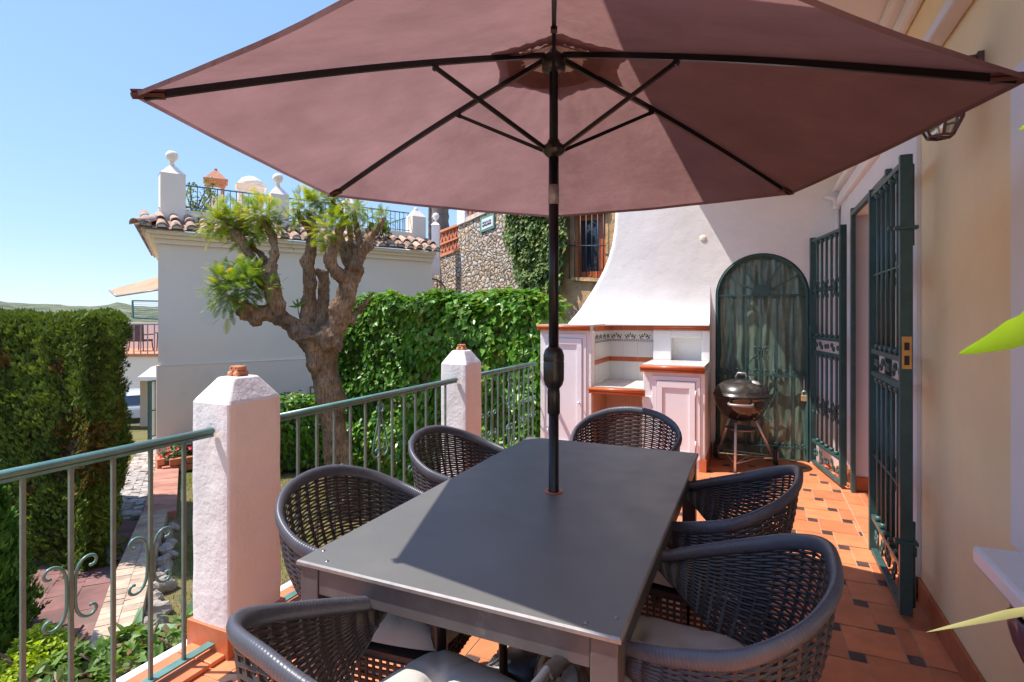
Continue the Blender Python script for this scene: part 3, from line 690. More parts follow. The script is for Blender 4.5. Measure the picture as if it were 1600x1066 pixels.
# ------------------------------------------------------------------ outdoor kitchen
def kitchen():
    Y0=5.22; t=thing('outdoor_kitchen','white built-in outdoor kitchen with tiled grill niche, cabinets and a wide curved chimney','outdoor kitchen',(-1.2,Y0,0))
    ox,oy=-1.2,Y0
    class L(MB):
        def build(s,name,mats,parent=t,**k):
            s.v=[(x-ox,y-oy,z) for x,y,z in s.v]; return super().build(name,mats,parent,**k)
    mb=L()
    # left cabinet carcass with door hole, right cabinet, niche masonry
    BK=6.6
    mb.box(-2.02,-1.48,Y0,BK,0.002,1.275)
    mb.box(-1.48,-.98,Y0+.72,BK,.002,1.32)               # back mass behind niche and storage
    mb.box(-.98,-.90,Y0,5.93,.002,.66); mb.box(-.90,-.42,Y0,5.93,.002,.905)
    mb.box(-.98,-.90,Y0+.02,5.93,.66,.905)
    mb.box(-.98,-.8,5.80,5.935,.9655,1.275); mb.box(-.50,-.42,5.80,5.935,.9655,1.275); mb.box(-.8,-.50,5.80,5.935,1.20,1.275)
    mb.box(-.98,-.42,5.936,BK-.4,.002,1.32)
    mb.build('masonry',M['plaster'],bevel=.006)
    mb=L(); mb.box(-1.479,-.981,Y0+.55,Y0+.7195,.003,.66); mb.box(-1.479,-1.47,Y0+.02,Y0+.55,.003,.66); mb.box(-.99,-.981,Y0+.02,Y0+.55,.003,.66); mb.build('log_recess',M['pinkin'])
    # shelves
    mb=L(); mb.box(-1.478,-.982,Y0+.01,Y0+.72,.665,.728); mb.build('grill_shelf',M['shelf'])
    mb=L(); mb.box(-.985,-.425,Y0-.01,5.80,.906,.965); mb.build('worktop',M['ceramic'])
    mb=L(); mb.box(-2.03,-1.49,Y0-.02,Y0+.45,1.2755,1.335); mb.build('cabinet_top',M['ceramic'])
    def trim(x0,x1,y,z,h):
        m=L(); m.box(x0,x1,y,y+.02,z-h,z-h*.0-.0005)
        m.tube([(x0,y,z-h*.28),(x1,y,z-h*.28)],h*.27,10); m.tube([(x0,y+.004,z-h*.8),(x1,y+.004,z-h*.8)],h*.17,8); m.build('red_trim',M['redglaze'])
    trim(-2.035,-1.485,Y0-.045,1.327,.052); trim(-1.50,-.955,Y0-.03,.722,.06); trim(-1.0,-.42,Y0-.035,.958,.062); trim(-.98,-.425,5.765,1.322,.045)
    # glazed tiles in niche: back plane Y=5.94-.. and left plane X=-1.48
    def tiles(o,u,W_,z0,z1,nn,right_alt=0):
        o=Vector(o);u=Vector(u);nn=Vector(nn)
        rows=[(.73,.755,0),(.757,.925,0),(.927,.975,1),(.977,1.135,0),(1.137,1.250,2),(1.252,1.262,0),(1.264,1.318,1)]
        m=L(); th=.004
        k=0
        while k*.155<W_-.01:
            a=k*.155+.001; b=min((k+1)*.155,W_)-.001
            for r0,r1,kind in rows:
                c=o+u*((a+b)/2)+nn*(th/2)+Vector((0,0,(r0+r1)/2))
                m.obox(c,u*((b-a)/2),nn*(th/2),Vector((0,0,(r1-r0)/2)),1 if kind==1 else 0)
                if kind==2:
                    q=lambda s_,z:o+u*(a+s_)+nn*(th+.0006)+Vector((0,0,z))
                    w=b-a
                    # blue chequer band
                    for i in range(int(w/.019)):
                        for j in range(2):
                            m.obox(q(.010+i*.019,1.150+j*.013),u*(.0072),nn*.0005,Vector((0,0,.0048)),2)
                    # leafy scrolls
                    if w>.1:
                        for sg in(-1,1):
                            p=scroll_pts(.085,radians(290),1.3,pi/2-.9,1,14)
                            m.tube([q(w/2+sg*(.010+x*1.2),1.195+y*.75) for x,y in p],[.0055*(1-.6*i/14) for i in range(15)],5,3)
                            p=scroll_pts(.06,radians(250),1.3,pi/2-1.4,-1,12)
                            m.tube([q(w/2+sg*(.016+x),1.222-y*.6) for x,y in p],[.004]*13,5,3)
                            for qq in((.045,1.19,.008),(.055,1.212,.007)): m.obox(q(w/2+sg*qq[0],qq[1]),u*qq[2],nn*.0006,Vector((0,0,qq[2])),4)
                        m.obox(q(w/2,1.225),u*.006,nn*.0008,Vector((0,0,.012)),3)
            k+=1
        m.build('wall_tiles',[M['ceramic'],M['redglaze'],M['blueglaze'],M['darkglaze'],M['dgreenglaze']])
    tiles((-1.4795,5.9395,0),(1,0,0),.50,0,0,(0,-1,0)); tiles((-1.4798,5.935,0),(0,-1,0),.60,0,0,(1,0,0))
    # cabinet doors
    def door(x0,x1,z0,z1,lab,hs):
        Y=Y0
        m=L(); w=.035
        m.box(x0-.04,x1+.04,Y-.012,Y-.0008,z1,z1+.04); m.box(x0-.04,x0,Y-.012,Y-.0008,z0,z1); m.box(x1,x1+.04,Y-.012,Y-.0008,z0,z1); m.build('door_frame',M['whitedoor'],bevel=.003)
        m=L(); m.box(x0+.004,x1-.004,Y-.022,Y-.001,z0+.01,z0+.07); m.box(x0+.004,x1-.004,Y-.022,Y-.001,z1-.065,z1-.004)
        m.box(x0+.004,x0+.055,Y-.022,Y-.001,z0+.07,z1-.065); m.box(x1-.055,x1-.004,Y-.022,Y-.001,z0+.07,z1-.065); m.box(x0+.055,x1-.055,Y-.009,Y-.001,z0+.07,z1-.065)
        d=m.build('cabinet_door',M['whitedoor'],bevel=.003); d['label']=lab
        k=L(); hx=x0+.03 if hs<0 else x1-.028; k.lathe([(.006,0),(.006,.02),(.013,.026),(.012,.036),(0,.04)],(hx,Y-.022,z0+(z1-z0)*.42),12,0,True,axis=(0,-1,0)); k.build('knob',M['sill'],parent=d)
        for hz in(z0+.12,z1-.14):
            k=L(); hx=x1+.002 if hs<0 else x0-.002; k.tube([(hx,Y-.026,hz),(hx,Y-.026,hz+.06)],.006,8); k.build('hinge',M['sill'],parent=d)
    door(-1.93,-1.57,.10,1.20,'tall white cabinet door on the left of the kitchen',1)
    door(-.85,-.50,.10,.82,'short white cabinet door under the worktop',-1)
    mb=L(); mb.box(-.47,-.408,Y0-.012,Y0+.80,.002,.115); mb.build('skirting',M['skirt'],bevel=.002)
    # chimney hood
    prof=[(1.3355,-1.95,5.50),(1.40,-1.90,5.53),(1.50,-1.825,5.56),(1.60,-1.765,5.59),(1.70,-1.70,5.615),(1.80,-1.64,5.64),(1.92,-1.575,5.67),(2.05,-1.52,5.70),(2.2,-1.475,5.73),(2.4,-1.445,5.76),(2.65,-1.43,5.79),(3.13,-1.42,5.82),(3.9,-1.42,5.84)]
    # densify
    D=[]
    for i in range(len(prof)-1):
        for j in range(5):
            u=j/5; D.append(tuple(prof[i][k]*(1-u)+prof[i+1][k]*u for k in range(3)))
    D.append(prof[-1])
    P=[]
    for z,xl,yf in D:
        yl=5.978-.12*math.exp(-(z-1.3355)/.16); row=[(xl,6.42,z),(xl,6.2,z),(xl+.004,yl+.05,z),(xl+.012,yl+.012,z)]
        xr=-.43; yf=5.978-.12*math.exp(-(z-1.3355)/.16)
        for j in range(40):
            u=j/39; x=xl+.035+(xr-xl-.035)*u
            f=1
            e=min(1,(xr-x)/.55); e=e*e*(3-2*e); e=e if z>1.75 else 1-(1-e)*max(0,(z-1.34)/.41)
            y=yf*e+5.9857*(1-e)+noise.noise(Vector((x*2.5,z*2.5,1)))*.004*e
            row.append((x,y,z))
        P.append(row)
    mb=L(); mb.grid(P,0,True); mb.grid([[r[-1],(r[-1][0],6.03,r[-1][2])] for r in P],0,False)
    # underside
    mb.add(P[0],[tuple(range(len(P[0])))])
    mb.build('chimney_hood',M['plaster'])
    mb=L(); mb.box(-1.4785,-.425,5.74,5.93,1.322,1.3352); mb.build('hood_ledge',M['plaster'])
    return t
kitchen()

# ------------------------------------------------------------------ table
def table():
    cx,cy=-.7125,1.984; hw,hl=.4545,.848
    t=thing('dining_table','large dark grey rectangular outdoor table with the parasol pole through its top','table',(cx,cy,0))
    n=28; r=.032      # top with round parasol hole
    out=[];inn=[]
    for k in range(n):
        a=2*pi*k/n; c,s_=cos(a),sin(a); q=min(hw/abs(c) if abs(c)>1e-6 else 9,hl/abs(s_) if abs(s_)>1e-6 else 9)
        out.append((c*q,s_*q)); inn.append((r*c,r*s_))
    for sx,sy in((1,1),(-1,1),(-1,-1),(1,-1)):
        i=min(range(n),key=lambda i:(out[i][0]-sx*hw)**2+(out[i][1]-sy*hl)**2); out[i]=(sx*hw,sy*hl)
    mb=MB(); z1,z0=.742,.729
    e=.004
    v=[(x*(1-e/hw),y*(1-e/hl),z1) for x,y in out]+[(x,y,z1-.0045) for x,y in out]+[(x,y,z0) for x,y in out]+[(x,y,z0) for x,y in inn]+[(x,y,z1) for x,y in inn]
    for L in range(5):
        a,b=L*n,((L+1)%5)*n
        mb.add(v,[(a+k,a+(k+1)%n,b+(k+1)%n,b+k) for k in range(n)],1 if L in(0,1) else 0)
    fixn(mb.build('tabletop',[M['table'],M['alu']],t))
    mb=MB()
    for x in(-1,1):
        for y in(-1,1):
            for dx,dy in((.028,.075),(.085,.028)): mb=MB(); mb.lathe([(.0055,0),(.005,.0012),(0,.0016)],(x*(hw-dx),y*(hl-dy),z1+.0002),10,0); mb.build('screw',M['screw'],t)
    mb=MB(); mb.lathe([(.030,.0),(.036,.0),(.036,.003),(.024,.003),(.024,-.01)],(0,0,z1+.0003),24); mb.build('pole_ring',M['redglaze'],t)
    k=.062
    for sx in(-1,1):
        for sy in(-1,1):
            mb=MB(); x0,x1=sorted((sx*(hw-.008),sx*(hw-.008-k))); y0,y1=sorted((sy*(hl-.008),sy*(hl-.008-k))); mb.box(x0,x1,y0,y1,.003,.7285); mb.build('leg',M['tablemetal'],t,bevel=.003)
    for sy in(-1,1):
        mb=MB(); y0,y1=sorted((sy*(hl-.011),sy*(hl-.036))); mb.box(-hw+.071,hw-.071,y0,y1,.655,.7283); mb.build('apron',M['tablemetal'],t,bevel=.002)
    for sx in(-1,1):
        mb=MB(); x0,x1=sorted((sx*(hw-.011),sx*(hw-.036))); mb.box(x0,x1,-hl+.071,hl-.071,.655,.7283); mb.build('apron',M['tablemetal'],t,bevel=.002)
table()
TC=Vector((-.7125,1.984,0))

# ------------------------------------------------------------------ parasol
def parasol():
    t=thing('parasol','large mauve six-sided parasol with black pole standing through the table','parasol',(TC.x,TC.y,0))
    R=1.345; zr=2.040; zh=2.445; rot=radians(4.3)
    fw=Vector((-SN,CS,0)); rt=Vector((CS,SN,0))
    dirs=[(rt*sin(radians(60*k)+rot)+fw*cos(radians(60*k)+rot)) for k in range(6)]
    tilt=lambda p: Vector((p.x,p.y,p.z-.0116*p.dot(rt)+.0153*p.dot(fw)))
    def ribz(r): return zh-(zh-zr)*(r/R)-.018*sin(pi*r/R)*-1
    mb=MB()
    for z0,z1,r in((.05,1.17,.0195),(1.16,2.05,.0195)): mb.tube([(0,0,z0),(0,0,z1)],r,20)
    mb.tube([(0,0,1.98),(0,0,2.50)],.017,18)
    mb.build('pole',M['polemetal'],t)
    mb=MB(); mb.tube([(0,0,1.850),(0,0,1.925)],.0208,20); mb.build('collar',M['collar'],t)
    mb=MB(); mb.lathe([(.020,1.04),(.0245,1.045),(.0245,1.12),(.0225,1.14),(.034,1.155),(.040,1.175),(.0405,1.24),(.0395,1.243),(.0395,1.247),(.0405,1.25),(.040,1.27),(.034,1.29),(.022,1.302)],(0,0,0),28); c=mb.build('crank_housing',M['blackplastic'],t)
    mb=MB(); mb.lathe([(.018,2.03),(.03,2.04),(.044,2.055),(.044,2.075),(.028,2.085),(.022,2.10)],(0,0,0),20); mb.build('runner',M['blackplastic'],t)
    mb=MB(); mb.lathe([(.02,2.36),(.045,2.37),(.045,2.42),(.02,2.44)],(0,0,0),20); mb.build('hub',M['blackplastic'],t)
    for i,d in enumerate(dirs):
        side=d.cross(Vector((0,0,1)))
        mb=MB(); pts=[tilt(d*r+Vector((0,0,ribz(r)-.016))) for r in [.04+(R-.06)*k/14 for k in range(15)]]
        for a,b in zip(pts,pts[1:]): mb.bar(a,b+(b-a)*.02,.013,.020)
        rib=mb.build('rib',M['polemetal'],t)
        mb=MB(); a=tilt(d*.475+Vector((0,0,ribz(.475)-.034))); b=d*.045+Vector((0,0,2.066)); mb.bar(a,b,.011,.014); mb.lathe([(.010,-.010),(.010,.010)],a,8,0,False,axis=side); mb.build('strut',M['polemetal'],t)
        mb=MB(); a=tilt(d*(R-.07)+Vector((0,0,ribz(R-.07)-.024))); b=tilt(d*(R+.010)+Vector((0,0,ribz(R)-.012))); mb.bar(a,b,.030,.008); mb.bar(a+Vector((0,0,.012)),b+Vector((0,0,.011)),.034,.005); mb.build('tip_pocket',M['canopy'],t)
    # cloth: six gores, one mesh, sewn double hem
    mb=MB(); nr,na=26,16
    for i in range(6):
        d0,d1=dirs[i],dirs[(i+1)%6]; P=[]
        for a in range(nr+1):
            r=.15+(R+.004-.15)*a/nr; row=[]
            for b in range(na+1):
                u=b/na; p=(d0*(1-u)+d1*u)*r; z=ribz(r)
                w=sin(pi*u)
                sag=-.020*w*(r/R) -.006*noise.noise(Vector((p.x*4,p.y*4,i)))*w
                p=p*(1-.007*w*(r/R)**3); z+=sag*.6
                z+=.0035*sin(u*pi*9+r*6)*w*(1-r/R)
                row.append(tilt(Vector((p.x,p.y,z))))
            P.append(row)
        mb.grid(P,0,True)
        hem=[[P[-1][b],P[-1][b]+Vector((0,0,-.012))-P[-1][b].normalized()*.002] for b in range(na+1)]
        mb.grid(hem,0,True)
    mb.build('canopy',M['canopy'],t)
    mb=MB()
    for i in range(6):
        d0,d1=dirs[i],dirs[(i+1)%6]; P=[]
        for a in range(7):
            r=.02+.27*a/6; row=[]
            for b in range(9):
                u=b/8; w=sin(pi*u); p=(d0*(1-u)+d1*u)*r*(1-.10*w*(a/6)); z=zh+.065-.33*r-.012*w*(a/6)+.006*noise.noise(Vector((p.x*14,p.y*14,3))); row.append(tilt(Vector((p.x,p.y,z))))
            P.append(row)
        mb.grid(P,0,True)
    mb.build('vent_cap',M['canopy'],t)
    # inner reinforcing flaps round the vent, pale where sun shines through
    mb=MB()
    for i in range(6):
        d0,d1=dirs[i],dirs[(i+1)%6]; P=[]
        for a in range(4):
            r=.13+.075*a/3; row=[]
            for b in range(7):
                u=.04+.92*b/6; p=(d0*(1-u)+d1*u)*r; z=ribz(r)-.006-.022*(a/3)*sin(pi*u)*(1 if i%2 else .6); row.append(tilt(Vector((p.x,p.y,z))))
            P.append(row)
        mb.grid(P,0,True)
    mb.build('vent_flap',M['canopy'],t)
    mb=MB()
    for i in range(6):
        d0,d1=dirs[i],dirs[(i+1)%6]; P=[]
        for a in range(3):
            r=.055+.09*a/2; P.append([tilt(((d0*(1-b/8)+d1*b/8)*r*(1+.08*sin(b*2.3+i)))+Vector((0,0,ribz(r)+.004-.010*sin(pi*b/8)+.006*sin(b*3.1+i*2)))) for b in range(9)])
        mb.grid(P,0,True)
    mb.build('vent_lining',M['lining'],t)
    mb=MB(); mb.lathe([(.20,.062),(.21,.07),(.20,.085),(.12,.10),(.05,.12),(.034,.135),(.034,.40),(.026,.405),(.0225,.405),(.0225,.06)],(0,0,0),32); b=mb.build('base',M['blackplastic'],t)
    for x in(-1,1):
        for y in(-1,1): mb=MB(); mb.box(min(x*.006,x*.25),max(x*.006,x*.25),min(y*.006,y*.25),max(y*.006,y*.25),.0045,.0598,0,random.random()); mb.build('slab',M['cobble'],b,bevel=.006)
parasol()

# ------------------------------------------------------------------ chairs (local: faces +Y, origin on the floor)
def catmull(P,n):
    o=[]
    for i in range(len(P)-1):
        p0=Vector(P[max(i-1,0)]);p1=Vector(P[i]);p2=Vector(P[i+1]);p3=Vector(P[min(i+2,len(P)-1)])
        for k in range(n):
            t=k/n; o.append(.5*((2*p1)+(-p0+p2)*t+(2*p0-5*p1+4*p2-p3)*t*t+(-p0+3*p1-3*p2+p3)*t**3))
    o.append(Vector(P[-1])); return o
RIMH=[(0,-.330,.832),(.14,-.315,.816),(.250,-.248,.775),(.303,-.14,.725),(.297,-.02,.690),(.270,.09,.664),(.253,.155,.655)]
BOTH=[(0,-.205,.415),(.10,-.20,.415),(.175,-.165,.42),(.215,-.085,.44),(.237,-.005,.50),(.248,.08,.58),(.252,.15,.642)]
def mirror(H): return [(-x,y,z) for x,y,z in reversed(H[1:])]+list(H)
def make_chair(label):
    t=thing('woven_armchair',label,'chair',(0,0,0),0,'woven chairs round the table')
    rim=catmull(mirror(RIMH),12); bot=catmull(mirror(BOTH),12); n=len(rim)
    mb=MB()
    # wrapped rim: every wrap is a slight ridge
    dense=catmull(mirror(RIMH),60); m=len(dense); up=[]; rad=[]
    for i in range(m):
        u=abs(i/(m-1)*2-1); rad.append((.0208-.0045*max(0,(u-.62)/.38))*(1+(.03 if i%4<2 else -.0)))
    mb.tube(dense,rad,12,flat=(1.02,.66),up=(0,-.25,1)); 
    mb.sm=[True]*len(mb.sm)
    mb.build('rim',M['rattan'],t)
    def S(u,v):     # u 0..1 along, v 0 rim .. 1 bottom
        x=u*(n-1); i=min(int(x),n-2); f=x-i
        a=rim[i].lerp(rim[i+1],f); b=bot[i].lerp(bot[i+1],f); p=a.lerp(b,v)
        o=Vector((p.x,p.y-.02,0)); 
        if o.length>0: o.normalize()
        w=sin(pi*v); return p+o*.028*w, o
    mb=MB()
    ns=33
    for k in range(1,ns):                # stakes
        u=k/ns; pts=[S(u,v/9)[0] for v in range(10)]
        mb.tube(pts,.0056,4,caps=False)
    rows=35
    for r in range(rows):                # woven strands, over and under the stakes
        v=(r+.6)/rows; pts=[]; K=ns*4; 
        for k in range(K+1):
            u=k/K
            p,o=S(u,v); 
            pts.append(p+o*(.0036*cos(pi*k/4+ (pi if r%2 else 0))))
        mb.tube(pts,.0046,4,caps=False,flat=(1,.55),up=(0,0,1))
    mb.build('woven_back',M['weave'],t)
    # seat: frame, perforated deck and apron
    mb=MB(); 
    sp=[(-.225,-.18),(-.18,-.205),(.18,-.205),(.225,-.18),(.245,.02),(.245,.24),(.22,.262),(-.22,.262),(-.245,.24),(-.245,.02)]
    mb.prism([(x,y,.418) for x,y in sp],(0,0,-.022)); mb.build('seat',M['weave'],t,bevel=.005)
    mb=MB()
    N2=len(sp)
    for i in range(N2):
        a=Vector((*sp[i],.40));b=Vector((*sp[(i+1)%N2],.40)); L=(b-a).length
        if L<.1:
            mb.bar(a*.99+Vector((0,0,-.055)),b*.99+Vector((0,0,-.055)),.006,.11); continue
        for zz in(.395,.375,.355,.335,.315,.297): mb.bar(Vector((a.x*.99,a.y*.99,zz)),Vector((b.x*.99,b.y*.99,zz)),.006,.0095)
        q=int(L/.022)
        for k in range(q+1):
            p=a.lerp(b,k/q); mb.bar(Vector((p.x*.995,p.y*.995,.40)),Vector((p.x*.995,p.y*.995,.292)),.009,.005)
    mb.build('apron',M['weave'],t)
    for s_ in(-1,1):
        arm=catmull([(s_*.2545,.145,.655),(s_*.252,.20,.653),(s_*.251,.255,.642),(s_*.252,.298,.605),(s_*.254,.318,.55),(s_*.256,.325,.45),(s_*.250,.330,.25),(s_*.245,.338,.003)],6)
        mb=MB(); mb.tube(arm,[.0165+.003*(i/len(arm)) for i in range(len(arm))],10,flat=(.75,1.25),up=(0,.4,1)); mb.build('front_leg',M['blackplastic'],t)
        mb=MB(); mb.tube(catmull([(s_*.19,-.17,.42),(s_*.20,-.205,.25),(s_*.215,-.255,.003)],5),[.021]*6+[.018]*5,8); mb.build('rear_leg',M['blackplastic'],t)
        mb=MB(); mb.bar((s_*.246,.24,.36),(s_*.252,.318,.36),.02,.05); mb.build('bracket',M['blackplastic'],t)
    return t
def make_cushion(label):
    n=34; mb=MB(); P=[];Q=[]
    but=[(0,0),(-.085,-.085),(.085,-.085),(-.085,.085),(.085,.085)]
    for i in range(n+1):
        r=[];q=[]
        for j in range(n+1):
            u=i/n*2-1; v=j/n*2-1
            x=.24*u*(1-.10*v*v*abs(u)**3); y=.25*v*(1-.10*u*u*abs(v)**3)
            e=(max(0,1-abs(u)**5)*max(0,1-abs(v)**5))**.5
            h=.072*e
            for bx,by in but:
                d=sqrt((x-bx)**2+(y-by)**2); h-=.040*math.exp(-(d/.026)**2)
            for bx,by in but[1:]:      # folds running to the corners
                L=Vector((bx,by)).normalized(); s_=x*L.x+y*L.y; c=abs(x*L.y-y*L.x)
                if s_>0: h-=.010*math.exp(-(c/.010)**2)*e
                for axx in((1,0),(0,1)):
                    if axx[0] and x*bx>0 and abs(x)>abs(bx): h-=.008*math.exp(-((y-by)/.010)**2)*e
                    if axx[1] and y*by>0 and abs(y)>abs(by): h-=.008*math.exp(-((x-bx)/.010)**2)*e
            h+=.004*noise.noise(Vector((x*12,y*12,2)))*e
            r.append((x,y,.018+max(h,-.01))); q.append((x,y,.018-.0175*e))
        P.append(r);Q.append(q)
    mb.grid(P,0,True,flip=False); mb.grid(Q,0,True,flip=True)
    o=fixn(mb.build('seat_cushion',M['cushion'])); return tag(o,label,'cushion','tufted cushions on the woven chairs')
spots=[  # x, y, heading (0 = facing +Y), chair label, cushion label
 (-.69,1.00,radians(-14),'woven chair at the near short end of the table, cut by the bottom edge','sunlit tufted cushion of the chair at the near short end of the table'),
 (-1.165,1.555,-pi/2+.10,'woven chair on the railing side nearest the big white pillar','cushion of the railing-side chair nearest the big white pillar, mostly hidden by the table'),
 (-1.205,2.36,-pi/2+.04,'smaller-looking woven chair on the railing side, in front of the second pillar','cushion of the railing-side chair in front of the second pillar'),
 (-.70,3.085,pi,'woven chair at the far short end of the table, in front of the outdoor kitchen','cushion of the chair at the far end by the outdoor kitchen'),
 (-.185,2.27,pi/2-.06,'woven chair on the house side, the farther one, near the kettle barbecue','shaded cushion of the farther house-side chair'),
 (-.160,1.50,pi/2-.02,'large-looking woven chair on the house side, the nearer one, beside the gate leaf','shaded cushion of the nearer house-side chair'),
]
ch0=make_chair(spots[0][3]); cu0=make_cushion(spots[0][4])
for i,(x,y,a,l1,l2) in enumerate(spots):
    if i==0: ch0.location=(x,y,.0015); ch0.rotation_euler=(0,0,a)
    else: dup(ch0,(x,y,.0015),a,l1)
    c=cu0 if i==0 else cu0.copy()
    if i: COL.objects.link(c)
    c['label']=l2; d=Vector((0,.075,0)); d.rotate(Matrix.Rotation(a,3,'Z')); c.location=(x+d.x,y+d.y,.4205); c.rotation_euler=(0,0,a+random.uniform(-.05,.05))

# ------------------------------------------------------------------ kettle barbecue
def bbq():
    t=thing('kettle_barbecue','black kettle barbecue with a dusty lid on three steel legs with wheels','barbecue',(-.125,5.62,0))
    R=.245; zc=.66
    mb=MB(); prof=[(0,zc-.235),(.06,zc-.232),(.13,zc-.205),(.19,zc-.155),(.225,zc-.095),(.240,zc-.035),(R,zc),(R+.006,zc+.002),(R+.006,zc+.008),(R-.004,zc+.008)]
    mb.lathe(prof,(0,0,0),48); mb.build('bowl',M['black'],t)
    mb=MB(); mb.lathe([(R+.004,zc+.010),(R+.009,zc+.012),(R+.009,zc+.020),(R,zc+.022),(.238,zc+.05),(.215,zc+.09),(.17,zc+.125),(.11,zc+.148),(.05,zc+.157),(0,zc+.158)],(0,0,0),48); lid=mb.build('lid',M['lid'],t)
    mb=MB(); mb.tube([(-.045,0,zc+.15),(-.045,0,zc+.185),(-.03,0,zc+.215),(.03,0,zc+.215),(.045,0,zc+.185),(.045,0,zc+.15)],[.008,.009,.013,.013,.009,.008],8); mb.build('lid_handle',M['collar'],lid)
    mb=MB(); mb.lathe([(.045,0),(.045,.006),(.01,.012)],(.13,-.07,zc+.135),18,0,True,axis=(.4,-.2,1)); mb.build('lid_vent',M['steel'],lid)
    mb=MB(); mb.tube(catmull([(-.10,-.228,zc-.045),(-.09,-.275,zc-.05),(.0,-.298,zc-.05),(.09,-.275,zc-.05),(.10,-.228,zc-.045)],5),.013,10); mb.build('bowl_handle',M['collar'],t)
    legs=[((-.045,-.10),(-.050,-.285,.003)),((-.10,.09),(-.21,.19,.09)),((.11,.05),(.27,.13,.09))]
    for (a,b) in legs:
        mb=MB(); mb.tube([(a[0],a[1],zc-.20),b],.0125,12); L=mb.build('leg',M['steel'],t)
        k=MB(); A=Vector((a[0],a[1],zc-.20)); k.tube([A,A.lerp(Vector(b),.09)],.0155,12); k.build('leg_socket',M['blackplastic'],L)
    mb=MB(); mb.lathe([(0,.335),(.11,.338),(.145,.352),(.148,.352),(.11,.332),(0,.328)],(0,.03,0),32); mb.build('ash_catcher',M['collar'],t)
    for x,y,tw in((-.235,.20,0),(.30,.135,0)):
        mb=MB(); ax=Vector((1,-.12,0)).normalized(); prof=[(.045,-.018),(.078,-.018),(.084,-.010),(.084,.010),(.078,.018),(.045,.018),(.045,-.018)]
        mb.lathe(prof,(x,y,.088),32,0,True,axis=ax); w=mb.build('wheel',M['rubber'],t)
        mb=MB(); mb.lathe([(.045,-.012),(.045,.0205),(.038,.0205),(.038,-.008),(.012,-.008),(.012,.012),(0,.014)],(x,y,.088),28,0,True,axis=ax); mb.build('hub',M['cushion'],w)
    mb=MB(); mb.tube([(-.22,.20,.088),(.30,.135,.088)],.005,8)
    for k in range(4): mb.tube([(-.052+.004*k,-.26,.075),(-.18+.14*k,.185-.02*k,.088)],.0035,6)
    mb.tube([(.10,.155,.088),(-.047,-.265,.075),(.25,.14,.088)],.0035,6)
    mb.build('lower_rack',M['steel'],t)
bbq()

# ------------------------------------------------------------------ foliage helpers
def leaf_geo(mb,p,n,tip,size,wd,tint,mi=0,fold=.25):
    n=n.normalized(); tip=(tip-n*tip.dot(n))
    if tip.length<1e-4: tip=n.orthogonal()
    tip.normalize(); s=n.cross(tip)
    L=size; w=size*wd
    v=[p, p+s*w*.75+tip*L*.12+n*w*fold, p+s*w*.62+tip*L*.55+n*w*fold*.7, p+tip*L, p-s*w*.62+tip*L*.55+n*w*fold*.7, p-s*w*.75+tip*L*.12+n*w*fold, p+tip*L*.5]
    mb.add(v,[(0,1,2,6),(6,2,3),(0,6,4,5),(6,3,4)],mi,False,tint)
def rvec(r): 
    while True:
        v=Vector((r.uniform(-1,1),r.uniform(-1,1),r.uniform(-1,1)))
        if .05<v.length<1: return v.normalized()
def ivy_block(mb,O,ux,uy,uz,faces,dens,size,r,rough=.15,lo=.25,hi=.95):
    """leaves over the faces of a box O + a ux + b uy + c uz with a bumpy, rounded surface"""
    for (A,B,Nn,base) in faces:
        area=A.length*B.length; nd=Nn.normalized()
        for _ in range(int(area*dens)):
            a,b=r.random(),r.random(); p=base+A*a+B*b
            ns=noise.noise(p*2.3)*rough+noise.noise(p*6)*rough*.45
            ea=min(a,1-a)*A.length; eb=min(b,1-b)*B.length; rd=.16
            rb=0
            for e in(ea,eb):
                if e<rd: rb+=rd-sqrt(max(0,rd*rd-(rd-e)**2))
            q=p+nd*(ns-rb*.8+r.uniform(-.07,.035))
            nn=(nd*1.0+Vector((0,0,.55))+rvec(r)*.75); tip=Vector((0,0,-1))+rvec(r)*.7+nd*.25
            leaf_geo(mb,q,nn,tip,size*r.uniform(.7,1.25),.5,min(1,max(0,lo+(hi-lo)*r.random()+noise.noise(p*1.7)*.25)))
def core(mb,O,A,B,C,mi=0,tint=.1,sub=None):
    v=[O+A*i+B*j+C*k for i in(0,1) for j in(0,1) for k in(0,1)]
    mb.add(v,[(0,1,3,2),(4,6,7,5),(0,4,5,1),(2,3,7,6),(0,2,6,4),(1,5,7,3)],mi,False,tint)

# ivy-covered garden wall
def ivywall():
    r=random.Random(11); t=thing('ivy_wall','tall garden wall completely covered in glossy green ivy behind the railing','ivy wall',(-3.4,6.2,0))
    off=Vector((-3.4,6.2,0)); x0,x1,y0,y1,z0,z1=-5.35,-2.16,5.85,6.75,-1.1,1.66
    O=Vector((x0,y0,z0))-off; X=Vector((x1-x0,0,0));Y=Vector((0,y1-y0,0));Z=Vector((0,0,z1-z0))
    X=X+Vector((0,-.15,0))
    mb=MB(); i=.10
    core(mb,O+Vector((i,i,0)),X*.94,Y*.8,Z-Vector((0,0,i))); mb.build('wall_core',M['soil'],t)
    mb=MB()
    ivy_block(mb,O,X,Y,Z,[(X,Z,Vector((0,-1,0)),O),(Y,Z,Vector((-1,0,0)),O),(X,Y,Vector((0,0,1)),O+Z),(Y,Z,Vector((1,0,0)),O+X)],1500,.078,r)
    mb.build('foliage',M['ivy'],t)
    mb=MB()
    for k in range(24):
        x=r.uniform(0,1); p=O+X*x+Vector((0,.06,0)); pts=[p]
        for q in range(12): p=p+Vector((r.uniform(-.08,.08),r.uniform(-.01,.01),.21)); pts.append(p)
        mb.tube(pts,.009,5)
    mb.build('stems',M['stem'],t)
ivywall()
